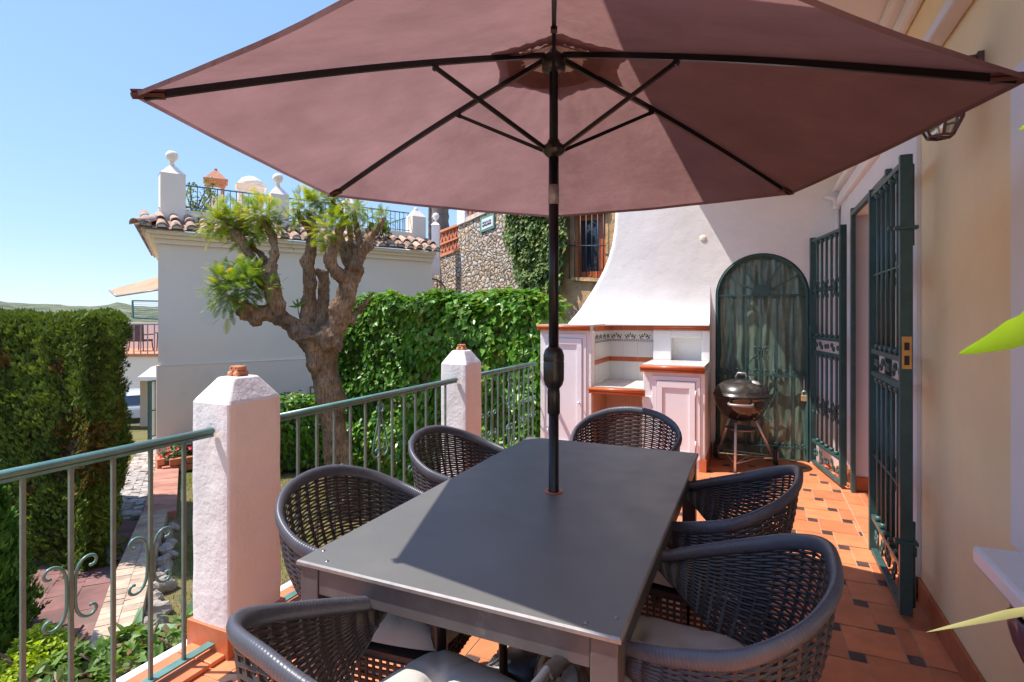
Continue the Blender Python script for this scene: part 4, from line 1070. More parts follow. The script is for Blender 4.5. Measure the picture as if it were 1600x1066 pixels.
def lowhedge():
    r=random.Random(12); c=cam(-3.4,9.1); t=thing('low_hedge','low dark rounded hedge behind the tree trunk at the foot of the house wall','hedge',(c.x,c.y,-1.0))
    u=Vector((CS*.8-SN*.6,SN*.8+CS*.6,0)); n=Vector((u.y,-u.x,0)); O=-u*1.0-n*.35; Z=Vector((0,0,1.07)); X=u*2.4; Y=n*.7
    mb=MB(); core(mb,O+X*.03+Y*.1,X*.94,Y*.75,Z*.9); mb.build('hedge_core',M['soil'],t)
    mb=MB(); ivy_block(mb,O,X,Y,Z,[(X,Z,n,O+Y),(Y,Z,-u,O),(X,Y,Vector((0,0,1)),O+Z),(Y,Z,u,O+X)],700,.075,r,.10)
    mb.build('foliage',M['ivy'],t)
lowhedge()

# clipped cypress hedge, thuja
def spray(mb,p,n,size,tint,r,mi=0):
    """flat little conifer spray: a few narrow blades fanning from one point"""
    n=n.normalized(); up=(Vector((0,0,1))+rvec(r)*.55+n*.6).normalized(); s=n.cross(up)
    if s.length<1e-3: s=n.orthogonal()
    s.normalize()
    for k in(-1,0,1):
        d=(up+s*k*.55+rvec(r)*.25).normalized(); w=s*size*.16; L=size*(1 if k==0 else .75)
        mb.add([p-w*.4,p+w*.4,p+d*L*.6+w,p+d*L,p+d*L*.6-w],[(0,1,2,3,4)],mi,False,tint)
def bighedge():
    r=random.Random(21)
    c=cam(-3.76,4.40); t=thing('clipped_cypress_hedge','tall thick clipped cypress hedge with brown patches at the far left','hedge',(c.x,c.y,-.9))
    # body in viewer-aligned frame: right front corner near cam(-3.6,4.9)
    fx=Vector((CS,SN,0)); fd=Vector((-SN,CS,0)); 
    a=radians(-9); ex=fx*cos(a)+fd*sin(a)*1.0; ey=Vector((-.854,.52,0)).normalized(); ey=(ey+fd*.10).normalized()
    H=2.33; O=Vector((0,0,0))+fx*.30-ex*3.8; X=ex*3.95; Y=ey*2.8; Z=Vector((0,0,H))
    mb=MB(); core(mb,O+X*.0+ey*.14+Vector((0,0,.12)),X*.965,Y*.93,Z*.92); mb.build('hedge_core',M['soil'],t)
    mb=MB()
    nx=Vector((ex.y,-ex.x,0)); ny=Vector((ey.y,-ey.x,0))
    for (A,B,nd,base,dens) in((X,Z,nx,O,4200),(Y,Z,ny,O+X,3000),(X,Y,Vector((0,0,1)),O+Z,2000)):
        nd=nd.normalized()
        for _ in range(int(A.length*B.length*dens)):
            u,v=r.random(),r.random(); p=base+A*u+B*v; wp=p*1.0
            ns=noise.noise(wp*1.6)*.12+noise.noise(wp*5)*.07+noise.noise(wp*12)*.03
            rb=0
            for e in(min(u,1-u)*A.length,(1-v)*B.length if nd.z<.5 else min(v,1-v)*B.length):
                rd=.22
                if e<rd: rb+=rd-sqrt(max(0,rd*rd-(rd-e)**2))
            if nd.z<.5 and v<.12: rb+=(.12-v)*2.2
            q=p+nd*(ns-rb*.75-.05+r.uniform(-.05,.03))
            br=noise.noise(wp*1.3+Vector((5,2,1)))+noise.noise(wp*4+Vector((1,7,1)))*.5
            tint=.35+.4*r.random()+noise.noise(wp*3)*.3
            if br>.30 and r.random()<.75: tint=r.uniform(.9,1)
            tint=min(1,max(0,min(tint,.8) if not(br>.30) else tint))
            spray(mb,q,nd+rvec(r)*.5,.050*r.uniform(.6,1.3),tint,r)
    mb.build('foliage',M['cypress'],t)
bighedge()
def thuja():
    r=random.Random(5); c=cam(-3.36,3.18); t=thing('young_thuja','bright green conical thuja right behind the railing at the left picture edge','conifer',(c.x,c.y,-.62))
    mb=MB(); mb.tube([(0,0,0),(0,0,1.5)],[.03,.01],8); mb.build('trunk',M['stem'],t)
    mb=MB()
    for _ in range(15000):
        h=r.random()**1.15; R=.46*(1-h)**.62*(.55+.45*min(1,h*6+.35)); a=r.uniform(0,2*pi); z=h*1.62
        ns=1+.22*noise.noise(Vector((cos(a)*1.6,sin(a)*1.6,z*2.6)))+.16*noise.noise(Vector((cos(a)*5,sin(a)*5,z*7)))
        q=R*ns*r.uniform(.72,1.02); p=Vector((q*cos(a),q*sin(a),z)); n=Vector((cos(a),sin(a),.4))
        spray(mb,p,n+rvec(r)*.4,.055*r.uniform(.6,1.3),min(1,max(0,.45+.4*(r.random()-.3)+.3*noise.noise(p*6))),r)
    mb.build('foliage',M['thuja'],t)
thuja()
def shrub(name,label,cat,c,rx,ry,h,mat,nleaf,size,seed,mi=None,tints=(.2,.95)):
    r=random.Random(seed); t=thing(name,label,cat,c); mb=MB()
    for k in range(9):
        a=r.uniform(0,6.28); mb.tube([(0,0,0),(cos(a)*rx*.4,sin(a)*ry*.4,h*.5),(cos(a)*rx*.7,sin(a)*ry*.7,h*.8)],.008,5)
    mb.build('stems',M['stem'],t); mb=MB()
    for _ in range(nleaf):
        a=r.uniform(0,2*pi); q=r.random()**.5; zz=r.random()**.7; f=1-.35*zz*zz
        x,y=q*rx*cos(a)*f,q*ry*sin(a)*f; z=h*(1-.6*q*q)*(zz*.9+.1)*(1+.3*noise.noise(Vector((x*5,y*5,seed))))
        n=Vector((x*.6,y*.6,.7))+rvec(r)*.6; leaf_geo(mb,Vector((x,y,z)),n,rvec(r)+Vector((x,y,-.1)),size*r.uniform(.6,1.3),.42,r.uniform(*tints))
    mb.build('foliage',M[mat],t); return t
def gp(x,d): 
    p=cam(x,d); return Vector((p.x,p.y,gz(p.x,p.y)-.02))
shrub('golden_shrub','small bright yellow-green bush between the thuja and the brick coping','bush',gp(-2.62,3.05),.30,.26,.30,'yellowbush',2600,.030,31)
gcs=[(-2.12,3.02,.42,.28,.30,'cover',1300,.065,'low leafy plant at the terrace edge below the last balusters'),
     (-1.80,3.12,.32,.24,.34,'cover',1100,.055,'reddish low plant at the foot of the nearest white pillar'),
     (-2.42,2.92,.28,.24,.24,'cover',800,.07,'broad-leaved low plant below the golden bush'),
     (-1.22,3.3,.30,.30,.52,'yellowbush',1800,.038,'lime green bush between the near pillar and the woven chair'),
     (-1.0,3.6,.26,.28,.45,'yellowbush',1400,.04,'lime green bush seen through the railing-side chair back')]
for i,(x,d,rx,ry,h,mt,nl,sz,lb) in enumerate(gcs): shrub('garden_plant',lb,'plant',gp(x,d),rx,ry,h,mt,nl,sz,40+i)
def agave(c,s,label,seed,nl=11):
    r=random.Random(seed); t=thing('agave',label,'agave',c)
    for k in range(nl):
        a=k*2.4+r.random()*.5; tilt_=r.uniform(.35,1.1); L=s*r.uniform(.75,1.1); P=[]
        for i in range(9):
            u=i/8; w=.045*s/.4*(sin(pi*min(1,u*.85+.12)))*(1-u*.3) if i<8 else .001
            th=tilt_*(.6+.7*u); p=Vector((sin(th)*cos(a),sin(th)*sin(a),cos(th)))*L*u; sd=Vector((-sin(a),cos(a),0)); up=Vector((-cos(a)*cos(th),-sin(a)*cos(th),sin(th)))
            P.append([p-sd*w+up*w*.5,p,p+sd*w+up*w*.5])
        mb=MB(); mb.grid(P,0,True,tint=r.random()); mb.build('blade',M['agave'],t)
agave(gp(-1.95,3.38),.42,'pale green agave beside the nearest white pillar',3)
agave(gp(-2.27,3.26),.30,'small bright agave at the end of the brick coping',4,8)

# ------------------------------------------------------------------ paths, coping, rocks, lawn
PD=Vector((-.8215,.5702,0)); PN=Vector((.5702,.8215,0))
def strip(name,mats,s0,s1,o0,o1,zoff,start,rowlen,cols,th,jit=.004,seed=1,kind='structure'):
    r=random.Random(seed); mb=MB(); s=s0
    A=start
    while s<s1:
        for k in range(cols):
            a=o0+(o1-o0)*k/cols+.0015; b=o0+(o1-o0)*(k+1)/cols-.0015
            vs=[]
            for (ss,oo) in((s+.002+(k%2)*rowlen*.5,a),(s+rowlen-.002+(k%2)*rowlen*.5,a),(s+rowlen-.002+(k%2)*rowlen*.5,b),(s+.002+(k%2)*rowlen*.5,b)):
                p=A+PD*ss+PN*(oo-.10*max(0,1-ss/3.3)); vs.append((p.x,p.y,gz(p.x,p.y)+zoff+r.uniform(-jit,jit)))
            lo=[(x,y,z-th) for x,y,z in vs]
            mb.add(vs+lo,[(0,1,2,3),(0,4,5,1),(1,5,6,2),(2,6,7,3),(3,7,4,0)],0,False,r.random())
        s+=rowlen
    return fixn(mb.build(name,mats,kind=kind))
A0=Vector((-3.33,1.86,0))
strip('coping_path',M['palebrick'],-.15,3.3,-.02,.22,.10,A0,.085,2,.3,.003,2)
strip('brick_path',M['redpath'],3.3,20,-.02,.30,.08,A0,.22,1,.3,.004,3)
strip('cobble_path',M['cobble'],3.4,22,-.42,-.03,.04,A0,.12,4,.2,.012,4)
strip('lower_path',M['shadedpath'],-.6,3.35,-.62,-.03,.012,A0,.22,3,.2,.004,5)
def rocks():
    r=random.Random(9)
    for i in range(15):
        s=.1+i*.19; p=A0+PD*s+PN*(.28-.10*max(0,1-s/3.3)+r.uniform(-.03,.05)); rr=r.uniform(.05,.10)
        mb=MB(); P=[]
        for a in range(9):
            th=pi*a/8; row=[]
            for b in range(13):
                ph=2*pi*b/12; v=Vector((sin(th)*cos(ph),sin(th)*sin(ph),cos(th))); q=rr*.8*(1+.55*noise.noise(v*1.1+Vector((i*3.1,0,0)))+.15*noise.noise(v*3+Vector((i,5,0)))); row.append((v.x*q*1.3,v.y*q*1.1,v.z*q*1.0))
            P.append(row)
        mb.grid(P,0,False,tint=r.random()); o=fixn(mb.build('rock',M['rock'])); o.location=(p.x,p.y,gz(p.x,p.y)+.02); o.rotation_euler=(0,0,r.uniform(0,6))
        tag(o,'rough grey stone in the row of rocks edging the brick coping beside the lawn','rock','rocks edging the coping path')
rocks()
def lawn():
    r=random.Random(14); mb=MB()
    for _ in range(36000):
        x=r.uniform(-6.5,.4); d=r.uniform(2.8,9.5); p=cam(x,d)
        q=p-A0; o=q.dot(PN); s=q.dot(PD)
        if o<.30: continue
        if p.x>-2.33: continue
        if noise.noise(Vector((p.x*1.4,p.y*1.4,5)))<-.12 and r.random()<.85: continue
        z=gz(p.x,p.y); h=r.uniform(.015,.045); a=r.uniform(0,6.28); w=Vector((cos(a),sin(a),0))*.004; l=Vector((r.uniform(-.02,.02),r.uniform(-.02,.02),h))
        mb.add([Vector((p.x,p.y,z-.003))-w,Vector((p.x,p.y,z-.003))+w,Vector((p.x,p.y,z))+l],[(0,1,2)],0,False,r.random())
    o=mb.build('lawn_grass',M['grass'],kind='stuff'); o['label']='short patchy dry grass of the lawn'; o['category']='grass'
lawn()

# ------------------------------------------------------------------ pollarded tree
def tree():
    D=6.6; base=at(517,790,D); t=thing('pollarded_tree','knobbly pollarded tree with brown trunk and feathery yellow-green tufts','tree',(base.x,base.y,gz(base.x,base.y)))
    off=Vector(t.location)
    def W(px,py,dd=0): return at(px,py,D+dd)-off
    k=D/850
    br=[ # (px,py,dd,radius px)
     [(546,800,0,46),(533,740,0,34),(524,680,0,31),(515,620,0,31),(503,560,0,35),(497,525,0,42)],
     [(492,540,0,34),(462,512,-.05,24),(430,492,-.1,24),(402,490,-.15,24),(380,490,-.15,15)],
     [(440,505,-.1,24),(430,470,-.15,22),(424,442,-.15,26),(424,415,-.1,15),(430,395,-.1,11),(425,370,0,11),(414,348,0,10),(410,338,0,7)],
     [(418,450,-.1,20),(405,430,-.1,16),(392,400,0,13),(372,372,0,12),(362,352,.05,11),(348,338,.1,8)],
     [(425,425,-.1,14),(408,398,.15,9),(390,385,.2,8),(376,372,.2,7)],
     [(372,372,0,12),(374,352,.1,9),(378,338,.1,7)],
     [(402,490,-.15,18),(388,478,-.25,12),(372,470,-.3,9),(358,466,-.35,8)],
     [(478,530,.05,28),(482,480,.1,20),(484,445,.1,19),(482,410,.1,18),(486,385,.15,14),(485,362,.15,11),(470,342,.15,9),(462,330,.15,8)],
     [(486,395,.1,14),(492,365,.05,10),(488,345,0,8),(480,335,0,7)],
     [(500,520,.1,24),(505,480,.2,16),(506,440,.25,17),(504,425,.25,15)],
     [(520,530,-.05,30),(535,480,-.1,30),(545,445,-.1,26),(552,420,-.1,24),(562,398,-.1,17),(572,385,-.1,15),(584,365,-.1,10),(594,352,-.1,8),(600,340,-.1,6)],
     [(548,440,-.1,22),(524,425,-.25,16),(516,405,-.3,18),(522,385,-.3,13),(530,365,-.25,10),(536,350,-.2,8)],
     [(552,420,.1,16),(542,405,.15,17),(536,385,.2,15),(528,360,.2,10),(540,340,.2,8)],
     [(566,395,0,14),(560,370,.05,10),(556,350,.1,9),(552,330,.1,6)],
     [(560,400,.2,13),(549,380,.3,10),(545,350,.35,8),(524,325,.3,9),(520,312,.3,8)],
     [(580,375,-.1,9),(576,362,0,7),(580,350,.05,6)],
     [(545,505,0,18),(560,485,.1,9),(572,472,.15,7),(583,458,.2,4)],
     [(530,545,-.1,22),(512,530,-.2,22),(505,520,-.2,14)],
    ]
    mb=MB(); r=random.Random(2)
    for b in br:
        P=catmull([W(x,y,dd) for x,y,dd,_ in b],4); R=[]
        n=len(b)
        for i in range(n-1):
            for q in range(4): R.append((b[i][3]*(1-q/4)+b[i+1][3]*q/4)*k*(.64 if b is br[0] else .53))
        R.append(b[-1][3]*k*.85)
        R=[q*(1+.16*noise.noise(p*7)+.08*noise.noise(p*16)) for q,p in zip(R,P)]
        mb.tube(P,R,12)
        for (x,y,dd,rd) in b[1:]:      # knuckles
            p=W(x,y,dd)
            for _ in range(2):
                c=p+rvec(r)*rd*k*.42; q=rd*k*r.uniform(.33,.52); mb.lathe([(0,-q),(q*.7,-q*.7),(q,0),(q*.7,q*.7),(0,q)],c,9)
    o=mb.build('trunk',M['bark'],t)
    m=o.modifiers.new('r','REMESH'); m.mode='VOXEL'; m.voxel_size=.017; m.use_smooth_shade=True
    s=o.modifiers.new('s','SMOOTH'); s.iterations=3; s.factor=.5
    tx=bpy.data.textures.new('knots','CLOUDS'); tx.noise_scale=.10; tx.noise_depth=3
    d=o.modifiers.new('d','DISPLACE'); d.texture=tx; d.strength=.036; d.mid_level=.5; d.texture_coords='GLOBAL'
    tx=bpy.data.textures.new('bark_fine','CLOUDS'); tx.noise_scale=.03; tx.noise_depth=2
    d=o.modifiers.new('d','DISPLACE'); d.texture=tx; d.strength=.025; d.mid_level=.5; d.texture_coords='GLOBAL'
    # feathery tufts
    def frond(mb,p,d,L,tint,drop):
        side=d.cross(Vector((0,0,1)))
        if side.length<.05: side=Vector((1,0,0))
        side.normalize(); n=11; prev=p; c=p
        for i in range(n):
            u=i/n; dd=(d+Vector((0,0,-drop*u*u*1.6))).normalized(); c=c+dd*L/n
            l=L*.30*sin(pi*min(1,u*.8+.18)); up=side.cross(dd)
            for sg in(-1,1):
                q=(side*sg+dd*.45-up*.12).normalized(); w=dd*L*.032
                mb.add([c-w,c+w,c+q*l+w*.6,c+q*l-w*.2],[(0,1,2,3)],0,False,min(1,max(0,tint+r.uniform(-.15,.15))))
        mb.add([p-side*.0015,p+side*.0015,c],[(0,1,2)],0,False,.2)
    tufts=[(345,338,.05,34,70,'y'),(366,332,.1,30,55,'y'),(408,326,0,36,85,'y'),(428,345,.05,25,35,'d'),(382,362,.15,30,45,'d'),(395,352,.15,26,35,'d'),
           (365,440,-.3,46,150,'d'),(392,425,-.2,36,70,'d'),(350,425,-.2,30,45,'y'),(420,440,-.3,26,22,'d'),
           (478,312,.1,32,70,'y'),(505,302,.1,32,60,'y'),(462,335,.15,20,28,'y'),(522,305,.25,26,35,'y'),(512,348,-.3,32,60,'y'),(530,335,-.2,22,28,'d'),
           (555,322,.1,26,35,'y'),(575,338,.05,24,30,'y'),(598,335,-.1,22,26,'d'),(540,318,.3,18,16,'y'),(452,382,.0,9,6,'y')]
    my,md=MB(),MB()
    for (x,y,dd,rp,nf,kd) in tufts:
        c=W(x,y+rp*.35,dd); 
        for _ in range(int(nf*2.1)):
            v=rvec(r); v.z=v.z*.8+.2; v.normalize(); p=c+v*rp*k*r.uniform(.15,.80)*(1+.35*noise.noise(v*2+c))
            L=min(rp,34)*k*r.uniform(.42,.72); v=(v+rvec(r)*.7).normalized()
            q='d' if (kd=='d' and r.random()<.85) or r.random()<.15 else 'y'
            frond(md if q=='d' else my,p,v,L,r.uniform(.2,.95) if q=='y' else r.uniform(.2,.9),r.uniform(.2,.7))
    my.build('crown',M['fern'],t); md.build('inner_leaves',M['ferndark'],t)
    mb=MB(); p=[W(470,500,0),W(466,488,0),W(465,475,0),W(463,468,0)]; mb.tube(p,.006,5)
    for x,y in((452,478),(456,470),(462,462),(470,466),(474,474)): leaf_geo(mb,W(465,480,0),Vector((.3,-1,.4)),W(x,y,0)-W(465,480,0),.13,.14,.5)
    mb.build('twig',M['ferndark'],t)
tree()

# flower bed at house corner
def flowers():
    p0=at(252,745,8.6); zb=gz(p0.x,p0.y); u=Vector((CS*.8-SN*.6,SN*.8+CS*.6,0)); n=Vector((u.y,-u.x,0))
    t=thing('brick_planter','low brick planter at the corner of the neighbour house holding red flowers','planter',(p0.x,p0.y,zb),0)
    mb=MB(); rr=random.Random(4)
    for k in range(7):
        for z in range(2):
            c=u*(.12+k*.23+(.1 if z else 0))+Vector((0,0,.06+z*.11)); mb.obox(c,u*.11,n*.05,Vector((0,0,.05)),0,rr.random())
    for k in range(2): 
        for z in range(2): mb.obox(-n*(.18+k*.23)+Vector((0,0,.06+z*.11)),u*.05,n*.11,Vector((0,0,.05)),0,rr.random())
    mb.build('kerb',M['brick'],t,bevel=.006); mb=MB(); mb.obox(u*.85-n*.35+Vector((0,0,.10)),u*.8,n*.29,Vector((0,0,.09))); mb.build('soil',M['soil'],t)
    pos=[(270,728),(292,727),(312,729),(338,730)]
    for i,(px,py) in enumerate(pos):
        lab=['red flowering plant at the left corner of the brick planter','red flowering plant second from the left in the brick planter','red flowering plant just left of the white pillar in the planter','red flowering plant hidden behind the near white pillar in the planter'][i]
        if px>305: continue
        f=thing('flowering_plant',lab,'flowers',p0+u*(.22+i*.36)-n*.25+Vector((0,0,.19)),0,'red flowers in the brick planter'); mb=MB(); r=random.Random(50+i)
        for _ in range(420):
            v=rvec(r); v.z=abs(v.z); p=Vector((v.x*.20,v.y*.18,v.z*.20))*r.uniform(.5,1); leaf_geo(mb,p,v+rvec(r)*.5,rvec(r),.05,.4,r.random())
        mb.build('foliage',M['ivyfar'],f); mb=MB()
        for _ in range(34):
            v=rvec(r); v.z=abs(v.z)*.8+.3; v.normalize(); p=Vector((v.x*.22,v.y*.20,v.z*.235))
            for q in range(6):
                a=q*pi/3; s=v.orthogonal().normalized(); s2=v.cross(s); d=s*cos(a)+s2*sin(a)
                leaf_geo(mb,p,v+d*-.3,d+v*.3,.026,.5,r.random())
        mb.build('blossom',M['red'],f); f.scale=(1.3,1.3,1.3)
flowers()

# ------------------------------------------------------------------ neighbour's white house
def neighbour():
    C0=cam(-5.855,9); u=Vector((CS*.799-SN*.602,SN*.799+CS*.602,0)); w=Vector((-CS*.515-SN*.857,-SN*.515+CS*.857,0)); n=Vector((u.y,-u.x,0)); Z=Vector((0,0,1))
    t=thing('white_house','large white neighbour house with clay tile eaves and a railed roof terrace','house',(C0.x,C0.y,0))
    LN=5.106
    q=lambda a,b,z: u*a+w*b+Z*z
    mb=MB(); mb.prism([q(0,0,-4),q(LN,0,-4),q(LN,5,-4),q(0,5,-4)],Z*(4+2.62)); mb.build('wall',M['smooth_plaster'],t)
    mb=MB(); 
    mb.prism([q(-.03,0,-4)+n*.03,q(LN+.02,0,-4)+n*.03,q(LN+.02,0,-4),q(-.03,.02,-4)],Z*4.60); mb.build('plinth',M['smooth_plaster'],t,bevel=.01)
    for k,(z0,z1,o) in enumerate(((2.62,2.70,.05),(2.701,2.76,.11),(2.761,2.82,.18))):
        mb=MB(); mb.prism([q(-o,0,z0)+n*o,q(LN+.02,0,z0)+n*o,q(LN+.02,4.9,z0),q(-o,4.9,z0)],Z*(z1-z0)); mb.build('cornice',M['smooth_plaster'],t,bevel=.012)
    # sloping tile bed
    sb=.55; r=random.Random(6)
    mb=MB(); mb.add([q(-.26,0,2.822)+n*.26,q(LN+.1,0,2.822)+n*.26,q(LN+.1,0,3.06)-n*.22,q(.22,.22,3.06),q(.22,5,3.06),q(-.26,5,2.822)],[(0,1,2,3),(0,3,4,5)]); mb.build('roof_bed',M['tilepale'],t)
    def barrel(mb,a,b,r0,r1,mi,tint):
        d=(b-a).normalized(); s=d.cross(Z).normalized(); up=s.cross(d)
        P=[]
        for (p,rd) in((a,r0),(b,r1)):
            P.append([p+s*(rd*cos(pi*k/8))+up*(rd*sin(pi*k/8)) for k in range(9)])
        for (p,rd) in((b,r1-.013),(a,r0-.013)):
            P.append([p+s*(rd*cos(pi*k/8))+up*(rd*sin(pi*k/8)) for k in range(9)])
        P.append(P[0]); mb.grid(P,mi,True,tint)
    mb=MB(); k=0; a=-.18
    while a<LN+.08:
        A=u*a+Z*2.845; 
        dz=r.uniform(-.01,.01)
        barrel(mb,A+n*.30+Z*(.012+dz),A+n*.06+Z*(.135+dz),.078,.066,0,r.random()); barrel(mb,A+n*.10+Z*(.150+dz),A-n*.22+Z*(.275+dz),.078,.066,0,r.random())
        B=A+u*.105
        mb.add([B+n*.29+Z*.01-u*.05,B+n*.29-Z*.015,B+n*.29+Z*.01+u*.05,B-n*.2+Z*.235+u*.05,B-n*.2+Z*.21,B-n*.2+Z*.235-u*.05],[(0,1,4,5),(1,2,3,4)],0,True,r.random())
        C=A+n*.301+Z*(.012+dz); mb.add([C]+[C+u*(.064*cos(pi*j/8))+Z*(.064*sin(pi*j/8)) for j in range(9)],[tuple(range(9,0,-1))],1,False,r.random())
        a+=.21
    b=.0
    ns=-u
    while b<5:
        A=w*b+Z*2.845
        barrel(mb,A-u*.30+Z*.012,A+u*.10+Z*.20,.078,.066,0,r.random()); C=A-u*.301+Z*.012; mb.add([C]+[C+w*(.064*cos(pi*j/8))+Z*(.064*sin(pi*j/8)) for j in range(9)],[tuple(range(9,0,-1))],1,False,r.random()); b+=.21
    barrel(mb,q(-.33,0,2.86)+n*.33,q(0.05,.05,3.05),.10,.08,0,.8)
    mb.build('eave_tiles',[M['tileroof'],M['tilepale']],t)
    # parapet
    mb=MB(); mb.prism([q(.0,.28,3.0),q(LN-.1,.28,3.0),q(LN-.1,.42,3.0),q(.0,.42,3.0)],Z*.27); mb.build('parapet',M['smooth_plaster'],t,bevel=.01)
    def post(a,wd,ball,top):
        c=q(a,.40,0); h=wd/2; mb=MB()
        def rg(s_,z): return [c+u*(i*s_)+n*(j*s_)+Z*z for i,j in((-1,-1),(1,-1),(1,1),(-1,1))]
        mb.add(rg(h,2.9)+rg(h,top),[(0,1,5,4),(1,2,6,5),(2,3,7,6),(3,0,4,7)])
        mb.add(rg(h+.005,top)+rg(.05,top+.16),[(0,1,5,4),(1,2,6,5),(2,3,7,6),(3,0,4,7),(4,5,6,7)])
        fixn(mb.build('roof_post',M['smooth_plaster'],t))
        mb=MB(); z=top+.155
        if ball: mb.lathe([(.055,z),(.04,z+.04),(.03,z+.08),(.05,z+.10),(.085,z+.14),(.098,z+.185),(.088,z+.23),(.055,z+.262),(0,z+.275)],c,20)
        else: mb.lathe([(.05,z),(.05,z+.03),(.02,z+.07),(0,z+.075)],c,14)
        mb.build('finial',M['smooth_plaster'],t)
    posts=[(.19,.37,True,3.86),(1.93,.33,True,3.74),(3.35,.33,True,3.74),(4.87,.33,False,3.64)]
    for a,wd,bl,tp in posts: post(a,wd,bl,tp)
    for (a0,_,_,_),(a1,_,_,_) in zip(posts,posts[1:]):
        mb=MB(); mb.bar(q(a0+.18,.40,3.72),q(a1-.16,.40,3.72),.035,.02); mb.bar(q(a0+.18,.40,3.33),q(a1-.16,.40,3.33),.02,.015); m_=mb.build('roof_railing',M['far_green'],t)
        k=a0+.28
        while k<a1-.16:
            mb=MB(); mb.tube([q(k,.40,3.27),q(k,.40,3.71)],.0075,5); 
            if int(k*8)%2==0: mb.lathe([(0,-.02),(.015,0),(0,.02)],q(k,.40,3.53),6)
            mb.build('bar',M['far_green'],m_); k+=.105
    # side return of the railing
    mb=MB(); mb.bar(q(4.87,.6,3.72),q(4.6,3.6,3.72),.035,.02)
    for j in range(22): mb.tube([q(4.87-.27*j/22,.6+3*j/22,3.1),q(4.87-.27*j/22,.6+3*j/22,3.71)],.008,4)
    mb.build('roof_railing',M['far_green'],t)
    mb=MB(); 
    p=at(460,607,10.6)-C0; 
    o=q(2.53,0,0); 
    c=u*(2.50)+n*.036+Z*(-.02); mb.obox(c,u*.055,n*.02,Z*.09); mb.obox(c+n*.022,u*.035,n*.004,Z*.06,1); mb.build('wall_light',[M['brass'],M['sill']],t)
    # things on its roof terrace
    p=at(337,0,11.6); f=thing('clay_chimney','terracotta chimney with arched clay hood on a white shaft, on the neighbour roof terrace','chimney',(p.x,p.y,3.28))
    mb=MB(); mb.box(-.15,.15,-.15,.15,0,.72); mb.build('shaft',M['smooth_plaster'],f)
    mb=MB()
    for x in(-.13,.13):
        for y in(-.13,.13): mb.box(x-.035,x+.035,y-.035,y+.035,.722,.92)
    mb.box(-.19,.19,-.19,.19,.921,.98); mb.box(-.23,.23,-.23,.23,.981,1.03); mb.add([(-.21,-.21,1.03),(.21,-.21,1.03),(.21,.21,1.03),(-.21,.21,1.03),(-.03,-.03,1.24),(.03,-.03,1.24),(.03,.03,1.24),(-.03,.03,1.24)],[(0,1,5,4),(1,2,6,5),(2,3,7,6),(3,0,4,7),(4,5,6,7)]); mb.lathe([(.03,1.24),(.035,1.27),(0,1.30)],(0,0,0),10)
    mb.build('hood',M['clay'],f); f.rotation_euler=(0,0,YAW+.5)
    p=at(392,0,12.2); f=thing('domed_chimney','white domed chimney with an arched opening, beside the ball-topped post','chimney',(p.x,p.y,3.12)); f.rotation_euler=(0,0,YAW+.5)
    mb=MB(); 
    for sx in(-1,1): mb.box(min(sx*.12,sx*.26),max(sx*.12,sx*.26),-.2,.2,.0,1.16)
    mb.box(-.12,.12,-.2,.2,0,.75)
    arch=[(-.12,1.0)]+[(-.12*cos(pi*i/10),1.0+.12*sin(pi*i/10)) for i in range(11)]
    for i in range(10):
        a=(-.12*cos(pi*i/10),1.0+.12*sin(pi*i/10)); b=(-.12*cos(pi*(i+1)/10),1.0+.12*sin(pi*(i+1)/10)); mb.prism([(a[0],-.2,a[1]),(b[0],-.2,b[1]),(b[0],-.2,1.16),(a[0],-.2,1.16)],(0,.4,0))
    mb.box(-.31,.31,-.25,.25,1.161,1.21); mb.build('shaft',M['smooth_plaster'],f); mb=MB(); mb.lathe([(.28,1.21),(.26,1.28),(.19,1.37),(.08,1.42),(0,1.43)],(0,0,0),24); mb.build('dome',M['smooth_plaster'],f)
    p=at(307,0,10.4); shr=thing('roof_terrace_tree','small bare-stemmed potted tree with sparse leaves on the neighbour roof terrace','tree',(p.x,p.y,3.1)); r=random.Random(77)
    mb=MB(); lf=MB(); tips=[]
    for k in range(7):
        a=r.uniform(0,6.28); q0=Vector((0,0,.05+.05*k)); q1=q0+Vector((cos(a)*.12,sin(a)*.12,.22)); q2=q1+Vector((cos(a)*.10+.03,sin(a)*.10,.20)); mb.tube([q0,q1,q2],[.018,.012,.006],5); tips+= [q1,q2,q2+Vector((r.uniform(-.1,.1),0,.1))]
    mb.tube([(0,0,-.2),(.02,0,.2),(-.03,0,.5)],[.025,.02,.012],6); mb.build('trunk',M['stem'],shr)
    for p_ in tips:
        for _ in range(16): leaf_geo(lf,p_+rvec(r)*.09,rvec(r),rvec(r),.06,.4,r.random())
    lf.build('crown',M['ivyfar'],shr)
    for px,lab in((352,'small potted plant by the clay chimney on the roof terrace'),(596,'grey-leaved potted plant at the right end of the roof terrace')):
        p=at(px,0,11.2); shrub('roof_plant',lab,'plant',(p.x,p.y,3.05),.22,.2,.42,'ivyfar',260,.07,int(px))
neighbour()

